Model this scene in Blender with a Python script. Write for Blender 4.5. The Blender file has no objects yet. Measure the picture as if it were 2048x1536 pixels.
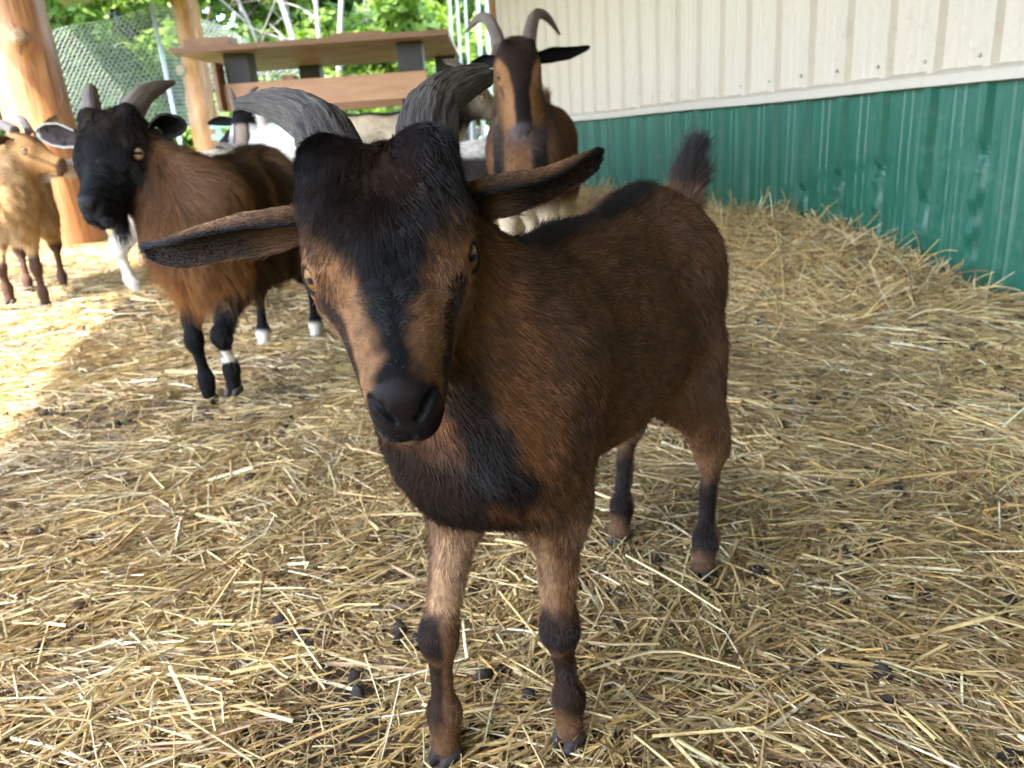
import bpy, math, random
import numpy as np
from mathutils import Matrix, Vector

# ------------------------------------------------------------------ camera, sky, sun, exposure
scene = bpy.context.scene
CAM_H = 0.55
CAM_RIGHT = np.array([0.950, -0.306, -0.0662]); CAM_FWD = np.array([0.272, 0.911, -0.309])
CAM_FWD /= np.linalg.norm(CAM_FWD); CAM_RIGHT -= CAM_FWD * CAM_RIGHT.dot(CAM_FWD); CAM_RIGHT /= np.linalg.norm(CAM_RIGHT)
CAM_UP = np.cross(CAM_RIGHT, CAM_FWD)
cam_data = bpy.data.cameras.new('camera'); cam = bpy.data.objects.new('camera', cam_data)
scene.collection.objects.link(cam); scene.camera = cam
cam_data.sensor_width = 36.0; cam_data.lens = 36.0 * 1535 / 2048
cam_data.clip_start = 0.02; cam_data.clip_end = 500
m = Matrix.Identity(4)
for r in range(3):
    m[r][0] = CAM_RIGHT[r]; m[r][1] = CAM_UP[r]; m[r][2] = -CAM_FWD[r]
m[2][3] = CAM_H
cam.matrix_world = m
cam_data.dof.use_dof = True; cam_data.dof.focus_distance = 0.56; cam_data.dof.aperture_fstop = 11.5

SUN_TRAVEL = Vector((0.59, 0.36, -1.0)).normalized()
world = bpy.data.worlds.new('World'); scene.world = world; world.use_nodes = True
wn = world.node_tree.nodes; wl = world.node_tree.links
sky = wn.new('ShaderNodeTexSky'); sky.sky_type = 'NISHITA'; sky.sun_disc = False
sky.sun_elevation = math.asin(-SUN_TRAVEL.z)
sky.sun_rotation = math.atan2(-SUN_TRAVEL.x, -SUN_TRAVEL.y)
sky.air_density = 1.0; sky.dust_density = 1.6; sky.ozone_density = 1.0
wn['Background'].inputs['Strength'].default_value = 0.15
wl.new(sky.outputs[0], wn['Background'].inputs['Color'])
sun_data = bpy.data.lights.new('sun', 'SUN'); sun_data.energy = 2.1; sun_data.angle = math.radians(0.55); sun_data.color = (1.0, 0.94, 0.84)
sun = bpy.data.objects.new('sun', sun_data); scene.collection.objects.link(sun)
sun.rotation_euler = SUN_TRAVEL.to_track_quat('-Z', 'Y').to_euler(); sun.location = (-6, -4, 9)
scene.view_settings.view_transform = 'Standard'; scene.view_settings.look = 'None'
scene.view_settings.exposure = 3.85; scene.view_settings.gamma = 1.0
scene.render.engine = 'CYCLES'
scene.cycles.use_denoising = True
scene.cycles.max_bounces = 8; scene.cycles.diffuse_bounces = 4; scene.cycles.glossy_bounces = 3; scene.cycles.transmission_bounces = 6
scene.cycles.transparent_max_bounces = 8
scene.cycles.sample_clamp_indirect = 8.0
scene.cycles.caustics_reflective = False; scene.cycles.caustics_refractive = False
scene.cycles_curves.shape = 'RIBBONS'; scene.cycles_curves.subdivisions = 1

# ------------------------------------------------------------------ helpers
COL = scene.collection
RNG = np.random.default_rng(7)
def lerp(a, b, t): return a + (b - a) * t
def sstep(a, b, x):
    t = np.clip((x - a) / (b - a), 0, 1); return t * t * (3 - 2 * t)
def nrm(v): v = np.asarray(v, float); return v / (np.linalg.norm(v, axis=-1, keepdims=True) + 1e-12)
def vnoise(p, f, seed=0):
    """value noise on (N,2) or (N,3) points, range -1..1"""
    p = np.asarray(p, float) * f
    if p.shape[1] == 2: p = np.concatenate([p, np.zeros((len(p), 1))], 1)
    i = np.floor(p).astype(np.int64); t = p - i; t = t * t * (3 - 2 * t)
    def hsh(a, b, c):
        n = (a * 374761393 + b * 668265263 + c * 2147483647 + seed * 974711) & 0xffffffff
        n = ((n ^ (n >> 13)) * 1274126177) & 0xffffffff
        return ((n ^ (n >> 16)) & 0xffff) / 32767.5 - 1
    r = 0
    for dx in (0, 1):
        wx = t[:, 0] if dx else 1 - t[:, 0]
        for dy in (0, 1):
            wy = t[:, 1] if dy else 1 - t[:, 1]
            for dz in (0, 1):
                wz = t[:, 2] if dz else 1 - t[:, 2]
                r = r + wx * wy * wz * hsh(i[:, 0] + dx, i[:, 1] + dy, i[:, 2] + dz)
    return r
def link(o, parent=None):
    COL.objects.link(o)
    if parent is not None: o.parent = parent
    return o
def tag(o, label=None, cat=None, group=None, kind=None):
    if label: o['label'] = label
    if cat: o['category'] = cat
    if group: o['group'] = group
    if kind: o['kind'] = kind
    return o
def empty(name, loc=(0, 0, 0), rz=0):
    o = bpy.data.objects.new(name, None); o.location = loc; o.rotation_euler = (0, 0, rz); o.empty_display_size = .1
    COL.objects.link(o); return o
def mesh_np(name, v, f, mat=None, parent=None, smooth=False, col=None, alpha=None):
    """v (N,3); f (M,3|4) int array or list of polygons"""
    me = bpy.data.meshes.new(name)
    v = np.asarray(v, np.float32)
    if isinstance(f, np.ndarray):
        n, k = f.shape
        me.vertices.add(len(v)); me.vertices.foreach_set('co', v.ravel())
        me.loops.add(n * k); me.loops.foreach_set('vertex_index', f.ravel().astype(np.int32))
        me.polygons.add(n); me.polygons.foreach_set('loop_start', (np.arange(n) * k).astype(np.int32))
        me.polygons.foreach_set('loop_total', np.full(n, k, np.int32))
        me.update(calc_edges=True)
    else:
        me.from_pydata([tuple(x) for x in v], [], [tuple(x) for x in f])
    if smooth: me.polygons.foreach_set('use_smooth', np.ones(len(me.polygons), bool))
    if col is not None:
        at = me.attributes.new('col', 'FLOAT_COLOR', 'POINT')
        c = np.ones((len(v), 4), np.float32); c[:, :3] = col
        if alpha is not None: c[:, 3] = alpha
        at.data.foreach_set('color', c.ravel())
    if mat: me.materials.append(mat)
    me.validate()
    return link(bpy.data.objects.new(name, me), parent)
def curves_np(name, pts, radius, mat, parent=None, col=None, taper=None):
    """pts (N,K,3) hair curves; radius (N,) root radius; taper (K,)"""
    N, K, _ = pts.shape
    hc = bpy.data.hair_curves.new(name); hc.add_curves([K] * N)
    hc.attributes['position'].data.foreach_set('vector', pts.astype(np.float32).ravel())
    if taper is None: taper = np.linspace(1, .25, K)
    ra = hc.attributes.get('radius') or hc.attributes.new('radius', 'FLOAT', 'POINT')
    ra.data.foreach_set('value', (radius[:, None] * taper[None]).astype(np.float32).ravel())
    if col is not None:
        at = hc.attributes.new('col', 'FLOAT_COLOR', 'CURVE')
        c = np.ones((N, 4), np.float32); c[:, :3] = col; at.data.foreach_set('color', c.ravel())
    hc.materials.append(mat)
    return link(bpy.data.objects.new(name, hc), parent)

# ------------------------------------------------------------------ node material helper
class NT:
    def __init__(s, name):
        s.m = bpy.data.materials.new(name); s.m.use_nodes = True
        s.n = s.m.node_tree.nodes; s.l = s.m.node_tree.links
        s.b = s.n['Principled BSDF']; s.out = s.n['Material Output']
    def node(s, t, **kw):
        x = s.n.new(t)
        for k, v in kw.items():
            if k.startswith('_'): setattr(x, k[1:], v)
            else:
                key = int(k[1:]) if k[0] == 'i' and k[1:].isdigit() else k.replace('__', ' ')
                if isinstance(v, bpy.types.NodeSocket): s.l.new(v, x.inputs[key])
                else: x.inputs[key].default_value = v
        return x
    def set(s, **kw):
        for k, v in kw.items():
            k = k.replace('__', ' ')
            if isinstance(v, bpy.types.NodeSocket): s.l.new(v, s.b.inputs[k])
            else: s.b.inputs[k].default_value = v
        return s
    def coord(s, which='Object', scale=(1, 1, 1), rot=(0, 0, 0)):
        tc = s.node('ShaderNodeTexCoord'); mp = s.node('ShaderNodeMapping')
        mp.inputs['Scale'].default_value = scale; mp.inputs['Rotation'].default_value = rot
        s.l.new(tc.outputs[which], mp.inputs['Vector']); return mp.outputs[0]
    def noise(s, vec, scale, detail=4, rough=.55, dist=0):
        return s.node('ShaderNodeTexNoise', Vector=vec, Scale=scale, Detail=detail, Roughness=rough, Distortion=dist).outputs['Fac']
    def ramp(s, fac, stops):
        r = s.node('ShaderNodeValToRGB', Fac=fac); e = r.color_ramp.elements
        while len(e) < len(stops): e.new(.5)
        for el, (p, c) in zip(e, stops): el.position = p; el.color = (*c, 1) if len(c) == 3 else c
        return r.outputs[0]
    def mix(s, fac, a, b, mode='MIX'):
        x = s.n.new('ShaderNodeMix'); x.data_type = 'RGBA'; x.blend_type = mode
        for k, v in ((0, fac), (6, a), (7, b)):
            if isinstance(v, bpy.types.NodeSocket): s.l.new(v, x.inputs[k])
            else: x.inputs[k].default_value = (*v, 1) if isinstance(v, tuple) and len(v) == 3 else v
        return x.outputs[2]
    def math(s, op, a, b=0.0):
        x = s.n.new('ShaderNodeMath'); x.operation = op
        for k, v in ((0, a), (1, b)):
            if isinstance(v, bpy.types.NodeSocket): s.l.new(v, x.inputs[k])
            else: x.inputs[k].default_value = v
        return x.outputs[0]
    def bump(s, h, strength=.3, dist=.01):
        b = s.node('ShaderNodeBump', Height=h, Strength=strength, Distance=dist); s.l.new(b.outputs[0], s.b.inputs['Normal']); return s

def fur_material(name, rough=.35, spec=.5, tint=1.0):
    t = NT(name)
    at = t.node('ShaderNodeAttribute', _attribute_name='col')
    hi = t.node('ShaderNodeHairInfo')
    v = t.node('ShaderNodeMapRange', Value=hi.outputs['Random']); v.inputs['To Min'].default_value = .45; v.inputs['To Max'].default_value = 1.85
    c = t.mix(1.0, at.outputs['Color'], v.outputs[0], 'MULTIPLY')
    d = t.n.new('ShaderNodeBsdfDiffuse'); t.l.new(c, d.inputs['Color'])
    h = t.n.new('ShaderNodeBsdfHair'); h.component = 'Reflection'; h.inputs['RoughnessU'].default_value = rough; h.inputs['RoughnessV'].default_value = .7
    hc = t.mix(.40, c, (.66, .66, .68)); t.l.new(hc, h.inputs['Color'])
    mx = t.n.new('ShaderNodeMixShader'); mx.inputs[0].default_value = spec
    t.l.new(d.outputs[0], mx.inputs[1]); t.l.new(h.outputs[0], mx.inputs[2])
    t.l.new(mx.outputs[0], t.out.inputs['Surface']); t.n.remove(t.b)
    return t.m
def skin_material():
    t = NT('goat_skin'); at = t.node('ShaderNodeAttribute', _attribute_name='col')
    n = t.noise(t.coord(scale=(1, 1, 1)), 160, 3)
    c = t.mix(1.0, at.outputs['Color'], t.ramp(n, [(.3, (.7, .7, .7)), (.7, (1.2, 1.2, 1.2))]), 'MULTIPLY')
    t.set(Base__Color=c, Roughness=t.node('ShaderNodeMapRange', Value=at.outputs['Alpha'], i1=0.0, i2=1.0, i3=.58, i4=.8).outputs[0], Specular__IOR__Level=t.node('ShaderNodeMapRange', Value=at.outputs['Alpha'], i1=0.0, i2=1.0, i3=.10, i4=.06).outputs[0]).bump(n, .25, .002)
    return t.m
MAT = {}
# ------------------------------------------------------------------ organic surface builder: blended volumes meshed on a grid
class Body:
    def __init__(s): s.pr = []
    def cone(s, g, a, b, ra, rb, k=.02, sq=None, op=1):
        a = np.asarray(a, float); b = np.asarray(b, float)
        c = (a + b) / 2; R = np.linalg.norm(b - a) / 2 + max(ra, rb)
        s.pr.append((g, 'c', (a, b, ra, rb, None if sq is None else (nrm(sq[0]), sq[1])), k, op, c, R))
    def ell(s, g, c, r, k=.02, axes=None, op=1):
        c = np.asarray(c, float)
        s.pr.append((g, 'e', (c, np.asarray(r, float), None if axes is None else np.asarray(axes, float)), k, op, c, max(r)))
    @staticmethod
    def ev(kind, q, p):
        if kind == 'c':
            a, b, ra, rb, sq = q; d = p - a; ab = b - a
            t = np.clip(d @ ab / max(ab @ ab, 1e-12), 0, 1)
            e = d - t[:, None] * ab
            if sq is not None: e = e + (sq[1] - 1) * (e @ sq[0])[:, None] * sq[0]
            return np.sqrt((e * e).sum(1)) - (ra + (rb - ra) * t)
        c, r, ax = q; d = p - c
        if ax is not None: d = d @ ax.T
        k0 = np.sqrt(((d / r) ** 2).sum(1)); k1 = np.sqrt(((d / (r * r)) ** 2).sum(1))
        return k0 * (k0 - 1) / np.maximum(k1, 1e-9)
    def f(s, p, prims=None):
        D = np.full(len(p), 1.0)
        for g, kind, q, k, op, c, R in (prims or s.pr):
            d = s.ev(kind, q, p)
            if op > 0:
                h = np.maximum(k - np.abs(D - d), 0) / k; D = np.minimum(D, d) - h * h * k * .25
            else:
                d = -d; h = np.maximum(k - np.abs(D - d), 0) / k; D = np.maximum(D, d) + h * h * k * .25
        return D
    def group(s, p, names):
        out = np.full((len(names), len(p)), 1.0)
        for g, kind, q, k, op, c, R in s.pr:
            if op > 0 and g in names:
                i = names.index(g); out[i] = np.minimum(out[i], s.ev(kind, q, p))
        return out
    def mesh(s, h, B=10):
        lo = np.min([c - R for *_, op, c, R in s.pr if op > 0], 0) - 3 * h; hi = np.max([c + R for *_, op, c, R in s.pr if op > 0], 0) + 3 * h
        nb = np.ceil((hi - lo) / (B * h)).astype(int); n = nb * B
        D = np.full(n, 1.0, np.float32)
        gi = np.stack(np.meshgrid(*[np.arange(x) for x in nb], indexing='ij'), -1).reshape(-1, 3)
        cen = lo + (gi + .5) * B * h
        dc = s.f(cen); half = B * h * .87
        loc = np.stack(np.meshgrid(*[np.arange(B)] * 3, indexing='ij'), -1).reshape(-1, 3)
        C = np.array([c for *_, c, R in s.pr]); RR = np.array([R for *_, R in s.pr])
        for b in range(len(gi)):
            i, j, k = gi[b] * B
            if abs(dc[b]) > half + .03:
                D[i:i + B, j:j + B, k:k + B] = np.sign(dc[b]); continue
            near = np.linalg.norm(C - cen[b], axis=1) < RR + half + .05
            pr = [s.pr[x] for x in np.nonzero(near)[0]]
            if not pr: continue
            D[i:i + B, j:j + B, k:k + B] = s.f(lo + (gi[b] * B + loc) * h, pr).reshape(B, B, B)
        return surface_nets(D, lo, h)
def surface_nets(D, lo, h):
    S = D < 0
    n = D.shape
    cs = sum(S[a:n[0] - 1 + a, b:n[1] - 1 + b, c:n[2] - 1 + c].astype(np.int8) for a in (0, 1) for b in (0, 1) for c in (0, 1))
    act = (cs > 0) & (cs < 8)
    I = np.stack(np.nonzero(act), 1); vid = np.full(act.shape, -1, np.int64); vid[act] = np.arange(len(I))
    acc = np.zeros((len(I), 3)); cnt = np.zeros(len(I))
    cor = [(a, b, c) for a in (0, 1) for b in (0, 1) for c in (0, 1)]
    val = {c: D[I[:, 0] + c[0], I[:, 1] + c[1], I[:, 2] + c[2]] for c in cor}
    for c in cor:
        for ax in range(3):
            if c[ax]: continue
            e = list(c); e[ax] = 1; e = tuple(e)
            va, vb = val[c], val[e]; x = (va < 0) != (vb < 0)
            t = va / np.where(x, va - vb, 1)
            q = np.array(c, float)[None].repeat(len(I), 0); q[:, ax] += t
            acc[x] += q[x]; cnt[x] += 1
    V = lo + (I + acc / cnt[:, None]) * h
    F = []
    for ax in range(3):
        o1, o2 = [(1, 2), (2, 0), (0, 1)][ax]
        sl0 = [slice(None)] * 3; sl1 = [slice(None)] * 3
        sl0[ax] = slice(0, n[ax] - 1); sl1[ax] = slice(1, n[ax])
        a, b = S[tuple(sl0)], S[tuple(sl1)]
        ix = np.stack(np.nonzero(a != b), 1)
        ok = (ix[:, o1] > 0) & (ix[:, o2] > 0) & (ix[:, o1] < n[o1] - 1) & (ix[:, o2] < n[o2] - 1); ix = ix[ok]
        fl = a[ix[:, 0], ix[:, 1], ix[:, 2]]
        def cell(d1, d2):
            q = ix.copy(); q[:, o1] += d1; q[:, o2] += d2; return vid[q[:, 0], q[:, 1], q[:, 2]]
        quad = np.stack([cell(-1, -1), cell(0, -1), cell(0, 0), cell(-1, 0)], 1)
        quad[~fl] = quad[~fl][:, ::-1]
        F.append(quad)
    F = np.concatenate(F); return V, F[(F >= 0).all(1)]
def smooth_verts(V, F, it=2, lam=.5):
    E = np.concatenate([F[:, [0, 1]], F[:, [1, 2]], F[:, [2, 3]], F[:, [3, 0]]])
    for _ in range(it):
        S = np.zeros_like(V); n = np.zeros(len(V))
        for a, b in ((0, 1), (1, 0)):
            for c in range(3): S[:, c] += np.bincount(E[:, a], V[E[:, b], c], len(V))
            n += np.bincount(E[:, a], minlength=len(V))
        V = V + lam * (S / np.maximum(n, 1)[:, None] - V)
    return V
def vert_normals(V, F):
    n = np.cross(V[F[:, 2]] - V[F[:, 0]], V[F[:, 3]] - V[F[:, 1]])
    N = np.zeros_like(V)
    for k in range(4):
        for c in range(3): N[:, c] += np.bincount(F[:, k], n[:, c], len(V))
    return nrm(N)
def sweep(path, rad, seg=14, ex=None, flat=None):
    """tube along path (N,3) with radii (N,); returns verts, quads (closed ends as fans of quads collapsed)"""
    path = np.asarray(path, float); N = len(path)
    T = nrm(np.gradient(path, axis=0)); up = np.array([0, 0, 1.]) if abs(T[0][2]) < .9 else np.array([1., 0, 0])
    A = np.zeros((N, 3)); a = nrm(up - T[0] * up.dot(T[0]))
    for i in range(N):
        a = nrm(a - T[i] * a.dot(T[i])); A[i] = a
    Bn = np.cross(T, A)
    th = np.linspace(0, 2 * np.pi, seg, endpoint=False)
    rr = np.asarray(rad, float)[:, None] * (np.ones((1, seg)) if ex is None else ex(np.linspace(0, 1, N)[:, None], th[None]))
    fl = 1 if flat is None else flat
    V = path[:, None] + rr[..., None] * (np.cos(th)[None, :, None] * A[:, None] + fl * np.sin(th)[None, :, None] * Bn[:, None])
    V = V.reshape(-1, 3); F = []
    i = np.arange(N - 1)[:, None] * seg; j = np.arange(seg)[None]; j2 = (j + 1) % seg
    F = np.stack([i + j, i + j2, i + seg + j2, i + seg + j], -1).reshape(-1, 4)
    c0 = len(V); V = np.concatenate([V, path[:1], path[-1:]])
    jj = np.arange(0, seg, 2); e = (N - 1) * seg
    F = np.concatenate([F, np.stack([np.full(len(jj), c0), (jj + 2) % seg, jj + 1, jj], 1), np.stack([np.full(len(jj), c0 + 1), e + jj, e + jj + 1, e + (jj + 2) % seg], 1)])
    return V, F
def bez(pts, n):
    """Catmull-Rom through pts"""
    p = np.asarray(pts, float); p = np.concatenate([[2 * p[0] - p[1]], p, [2 * p[-1] - p[-2]]])
    out = []
    m_ = len(p) - 3
    for u in np.linspace(0, m_ - 1e-6, n):
        i = int(u); t = u - i; a, b, c, d = p[i:i + 4]
        out.append(.5 * (2 * b + (c - a) * t + (2 * a - 5 * b + 4 * c - d) * t * t + (3 * b - a - 3 * c + d) * t ** 3))
    return np.array(out)

def grow_fur(V, F, N, flow, length, dens, col, count, rad, mat, parent, name='fur', K=4, lift=.35, curl=.15, droop=0.0, rng=None, clump=0.0, clump_n=0, liftm=None, streak=0.0):
    rng = rng or RNG
    T = np.concatenate([F[:, [0, 1, 2]], F[:, [0, 2, 3]]])
    ar = .5 * np.linalg.norm(np.cross(V[T[:, 1]] - V[T[:, 0]], V[T[:, 2]] - V[T[:, 0]]), axis=1) * dens[T].mean(1)
    cdf = np.cumsum(ar); tri = T[np.searchsorted(cdf, rng.random(count) * cdf[-1]).clip(0, len(T) - 1)]
    u = rng.random((count, 2)); fl = u.sum(1) > 1; u[fl] = 1 - u[fl]
    w = np.stack([1 - u.sum(1), u[:, 0], u[:, 1]], 1)[..., None]
    P = (V[tri] * w).sum(1); n = nrm((N[tri] * w).sum(1)); fw = (flow[tri] * w).sum(1)
    L = (length[tri][..., None] * w).sum(1)[:, 0]; c = (col[tri] * w).sum(1)
    fw = fw - n * (fw * n).sum(1)[:, None]; fw = nrm(fw + 1e-6)
    fw = nrm(fw + .28 * rng.normal(size=fw.shape) * .6 + .0)
    # larger scale wander so locks differ
    wn_ = np.stack([vnoise(P, 38, 1), vnoise(P, 38, 2), vnoise(P, 38, 3)], 1)
    fw = nrm(fw + curl * wn_)
    fw = nrm(fw + .5 * curl * np.stack([vnoise(P, 130, 4), vnoise(P, 130, 5), vnoise(P, 130, 6)], 1))
    c = c * np.clip(1 + streak * (.55 * vnoise(P, 330, 7) + .45 * vnoise(P, 150, 8)), .25, 2.2)[:, None]
    li = lift * rng.uniform(.5, 1.5, count)
    if liftm is not None: li = li * (liftm[tri][..., None] * w).sum(1)[:, 0]
    L = L * rng.uniform(.65, 1.25, count)
    keep = L > .0008
    P, n, fw, L, c, li = [x[keep] for x in (P, n, fw, L, c, li)]
    pts = np.zeros((len(P), K, 3)); p = P - n * .0006; d = nrm(fw + n * li[:, None]); pts[:, 0] = p
    g = np.array([0, 0, -1.]); wob = rng.normal(size=fw.shape) * .12
    for k in range(1, K):
        p = p + d * (L / (K - 1))[:, None]; pts[:, k] = p
        d = nrm(d - n * (li * .55)[:, None] * (2. / K) + g * droop * (1.5 / K) + wob * (.6 if k % 2 else -.4))
    if clump > 0:
        ci = rng.choice(len(P), clump_n, replace=False)
        cell = 0.03; key = np.floor(P / cell).astype(int)
        # nearest clump centre via coarse hash (brute force in blocks)
        best = np.zeros(len(P), int)
        for s0 in range(0, len(P), 4000):
            dd = ((P[s0:s0 + 4000, None] - P[ci][None]) ** 2).sum(-1); best[s0:s0 + 4000] = ci[dd.argmin(1)]
        tgt = pts[best]
        for k in range(1, K): pts[:, k] = lerp(pts[:, k], tgt[:, k], clump * (k / (K - 1)) ** 1.3)
    r = rad * rng.uniform(.7, 1.3, len(P))
    return curves_np(name, pts, r, mat, parent, c)
# ------------------------------------------------------------------ goats
def pix(x, y, zc):
    """a point zc metres in front of the lens along the ray of a photo pixel (measured layout, used for setting out)"""
    return np.array([0, 0, CAM_H]) + zc * (CAM_FWD + (x - 1024) / 1535 * CAM_RIGHT - (y - 768) / 1535 * CAM_UP)

def head_axes(yaw, pitch, roll):
    """A nose direction, S goat's left, U top of the face, in the goat's own frame; pitch > 0 looks down"""
    cy, sy, cp, sp = math.cos(yaw), math.sin(yaw), math.cos(pitch), math.sin(pitch)
    A = np.array([cy * cp, sy * cp, -sp]); S = np.array([-sy, cy, 0]); U = np.cross(A, S)
    c, s_ = math.cos(roll), math.sin(roll)
    return np.array([A, c * S + s_ * U, -s_ * S + c * U])

REG = ['torso', 'neck', 'head', 'fore', 'hind', 'tail']
def eye_material(name, iris, iris2):
    t = NT(name); v = t.coord('Object'); sx = t.node('ShaderNodeSeparateXYZ', Vector=v)
    y, z = sx.outputs[1], sx.outputs[2]
    # x points out of the eye; a horizontal bar pupil with rounded ends
    r = t.math('SQRT', t.math('ADD', t.math('MULTIPLY', y, y), t.math('MULTIPLY', z, z)))
    ay = t.math('MAXIMUM', t.math('SUBTRACT', t.math('ABSOLUTE', y), .36), 0.0)
    d = t.math('SQRT', t.math('ADD', t.math('MULTIPLY', ay, ay), t.math('MULTIPLY', z, z)))
    pup = t.ramp(d, [(.13, (1, 1, 1)), (.20, (0, 0, 0))])
    n = t.noise(v, 6, 4)
    irc = t.mix(n, iris, iris2)
    rim = t.ramp(r, [(.60, (0, 0, 0)), (.86, (1, 1, 1))])
    c = t.mix(rim, irc, (.05, .03, .02)); c = t.mix(pup, c, (.003, .003, .005))
    t.set(Base__Color=c, Roughness=.3, Coat__Weight=.04, Coat__Roughness=.05, Specular__IOR__Level=.15)
    return t.m
def horn_material(name, a, b, c):
    t = NT(name); at = t.node('ShaderNodeAttribute', _attribute_name='col')     # col = (along, around, layer)
    sp = t.node('ShaderNodeSeparateColor', Color=at.outputs['Color'])
    u, w, ly = sp.outputs[0], sp.outputs[1], sp.outputs[2]
    cx = t.node('ShaderNodeCombineXYZ', X=t.math('MULTIPLY', u, 3.0), Y=t.math('MULTIPLY', w, 42.0), Z=0.0)
    fib = t.noise(cx.outputs[0], 1.6, 6, .65, .6)
    n2 = t.noise(t.coord(), 55, 5, .6)
    n3 = t.noise(t.coord(), 420, 3, .6)
    base = t.ramp(fib, [(.32, a), (.5, b), (.66, c)])
    base = t.mix(t.math('MULTIPLY', n2, .5), base, tuple(x * .55 for x in b))
    base = t.mix(ly, base, tuple(x * .78 for x in a))
    h = t.math('ADD', t.math('MULTIPLY', fib, 1.0), t.math('MULTIPLY', n3, .35))
    t.set(Base__Color=base, Roughness=.72).bump(h, 1.0, .0035)
    return t.m

def make_goat(sp):
    """sp: dict describing one goat; everything in the goat's own frame (x forward, y to its left, z up, origin on the ground)"""
    bs = sp.get('bs', 1.0); hs = sp.get('hs', 1.0) * bs; lw = sp.get('leg_w', 1.0)
    fat = sp.get('fat', 1.0)
    root = empty(sp['name'], sp['loc'], sp['rz'])
    tag(root, sp['label'], 'goat', sp.get('group'))
    B = Body(); V3 = lambda *a: np.array(a, float) * bs
    kb = .05 * bs
    # torso
    B.ell('torso', V3(-.03, sp.get('chest_y', 0), .345), V3(.09, .07 * fat * sp.get('chest_w', 1), sp.get('chest_h', .095)), kb)
    B.ell('torso', V3(-.17, 0, .345), V3(.17, .082 * fat, .098), kb)
    B.ell('torso', V3(-.20, 0, sp.get('belly', .318)), V3(.13, .09 * fat, sp.get('belly_r', .088)), kb)
    B.ell('torso', V3(-.34, 0, .39), V3(.085, .072, .082), kb)
    B.cone('torso', V3(-.02, 0, .405), V3(-.16, 0, .40), .045 * bs, .05 * bs, kb)
    B.cone('torso', V3(-.16, 0, .40), V3(-.34, 0, .425), .05 * bs, .05 * bs, kb)
    B.ell('torso', V3(*sp.get('brisket', (.035, 0, .315))), V3(.045, .05, .056), kb)
    legs = sp['legs']
    for i, L in enumerate(legs):
        sg = 1 if i % 2 else -1; g = 'fore' if i < 2 else 'hind'
        L = [np.array(q, float) * bs for q in L]
        if i < 2:                       # shoulder, elbow, knee, fetlock, hoof
            B.cone(g, L[0], L[1], .052 * bs * sp.get('shoulder', 1), .031 * bs * sp.get('shoulder', 1), .05 * bs, (np.array([0, 1., 0]), 1.35))
            B.cone(g, L[1], L[2], .029 * bs * lw, .0165 * bs * lw, .03 * bs)
            B.ell(g, L[2] + V3(.002, 0, 0), V3(.0158, .0158, .021) * lw, .015 * bs)
            B.cone(g, L[2], L[3], .0145 * bs * lw, .0135 * bs * lw, .02 * bs)
            B.ell(g, L[3], V3(.0148, .0155, .02) * lw, .015 * bs)
            B.cone(g, L[3], L[4] + V3(-.004, 0, .016), .0140 * bs * lw, .0175 * bs * lw, .015 * bs)
        else:                           # hip, stifle, hock, fetlock, hoof
            th_ = sp.get('thigh', 1.0)
            B.cone(g, L[0], L[1], .068 * bs * th_, .046 * bs * th_, .05 * bs, (np.array([0, 1., 0]), 1.3))
            B.cone(g, L[1], L[2], .042 * bs * th_, .019 * bs * lw, .04 * bs)
            B.cone(g, lerp(L[0], L[1], .6) + V3(-.03, 0, -.01), L[2] + V3(-.004, 0, .005), .035 * bs * th_, .014 * bs * lw, .04 * bs)
            B.ell(g, L[2] + V3(-.004, 0, 0), V3(.019, .0155, .022) * lw, .015 * bs)
            B.cone(g, L[2], L[3], .0145 * bs * lw, .0135 * bs * lw, .02 * bs)
            B.ell(g, L[3], V3(.017, .0175, .019) * lw, .015 * bs)
            B.cone(g, L[3], L[4] + V3(-.004, 0, .016), .0145 * bs * lw, .0185 * bs * lw, .015 * bs)
    # tail
    tl = [np.array(q, float) * bs for q in sp['tail']]
    for a, b in zip(tl[:-1], tl[1:]): B.cone('tail', a, b, sp.get('tail_r', .014) * bs, sp.get('tail_r', .014) * bs * .9, .02 * bs)
    # head and neck
    R = sp['head_axes']; O = np.array(sp['head_o'], float) * bs
    hp = lambda a, s, u: O + hs * (a * R[0] + s * R[1] + u * R[2])
    nk = sp.get('neck_r', 1.0)
    nb = V3(*sp.get('neck_base', (-.02, 0, .385)))
    B.cone('neck', nb, hp(-.055, 0, -.015), .073 * bs * nk, .042 * hs, .06 * bs)
    B.cone('neck', V3(*sp.get('throat_base', (.03, 0, .325))), hp(-.035, 0, -.045), .058 * bs * nk, .034 * hs, .06 * bs)
    if 'neck_mid' in sp:
        q = V3(*sp['neck_mid']); B.ell('neck', q, V3(.055, .05, .06) * nk, .06 * bs)
    kh = .022 * hs
    e = lambda c, r, k=kh, op=1: B.ell('head', hp(*c), np.array(r) * hs, k, R, op)
    c_ = lambda a, b, ra, rb, k=kh, op=1, sq=None: B.cone('head', hp(*a), hp(*b), ra * hs, rb * hs, k, sq, op)
    ml = sp.get('muzzle', 1.0)     # muzzle length
    e((-.035, 0, 0), (.055, .045, .044)); e((-.02, 0, .016), (.045, .036, .024))
    c_((0, 0, .004), (.085 * ml, 0, -.004), .029, .0175, .03 * hs); c_((-.03, 0, -.038), (.074 * ml, 0, -.025), .034, .0145, .03 * hs)
    for q in (-1, 1):
        e((-.018, q * .026, -.026), (.038, .018, .028))
        c_((-.016, q * .034, .008), (.012, q * .0325, .006), .0175, .0165, .012 * hs)
        c_((.02, q * .022, -.008), (.07 * ml, q * .009, -.012), .018, .012, .02 * hs)
    e((.0855 * ml, 0, 0), (.0155, .0160, .0145), .012 * hs); e((.086 * ml, 0, -.0345), (.019, .0140, .0095), .006 * hs)
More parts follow.
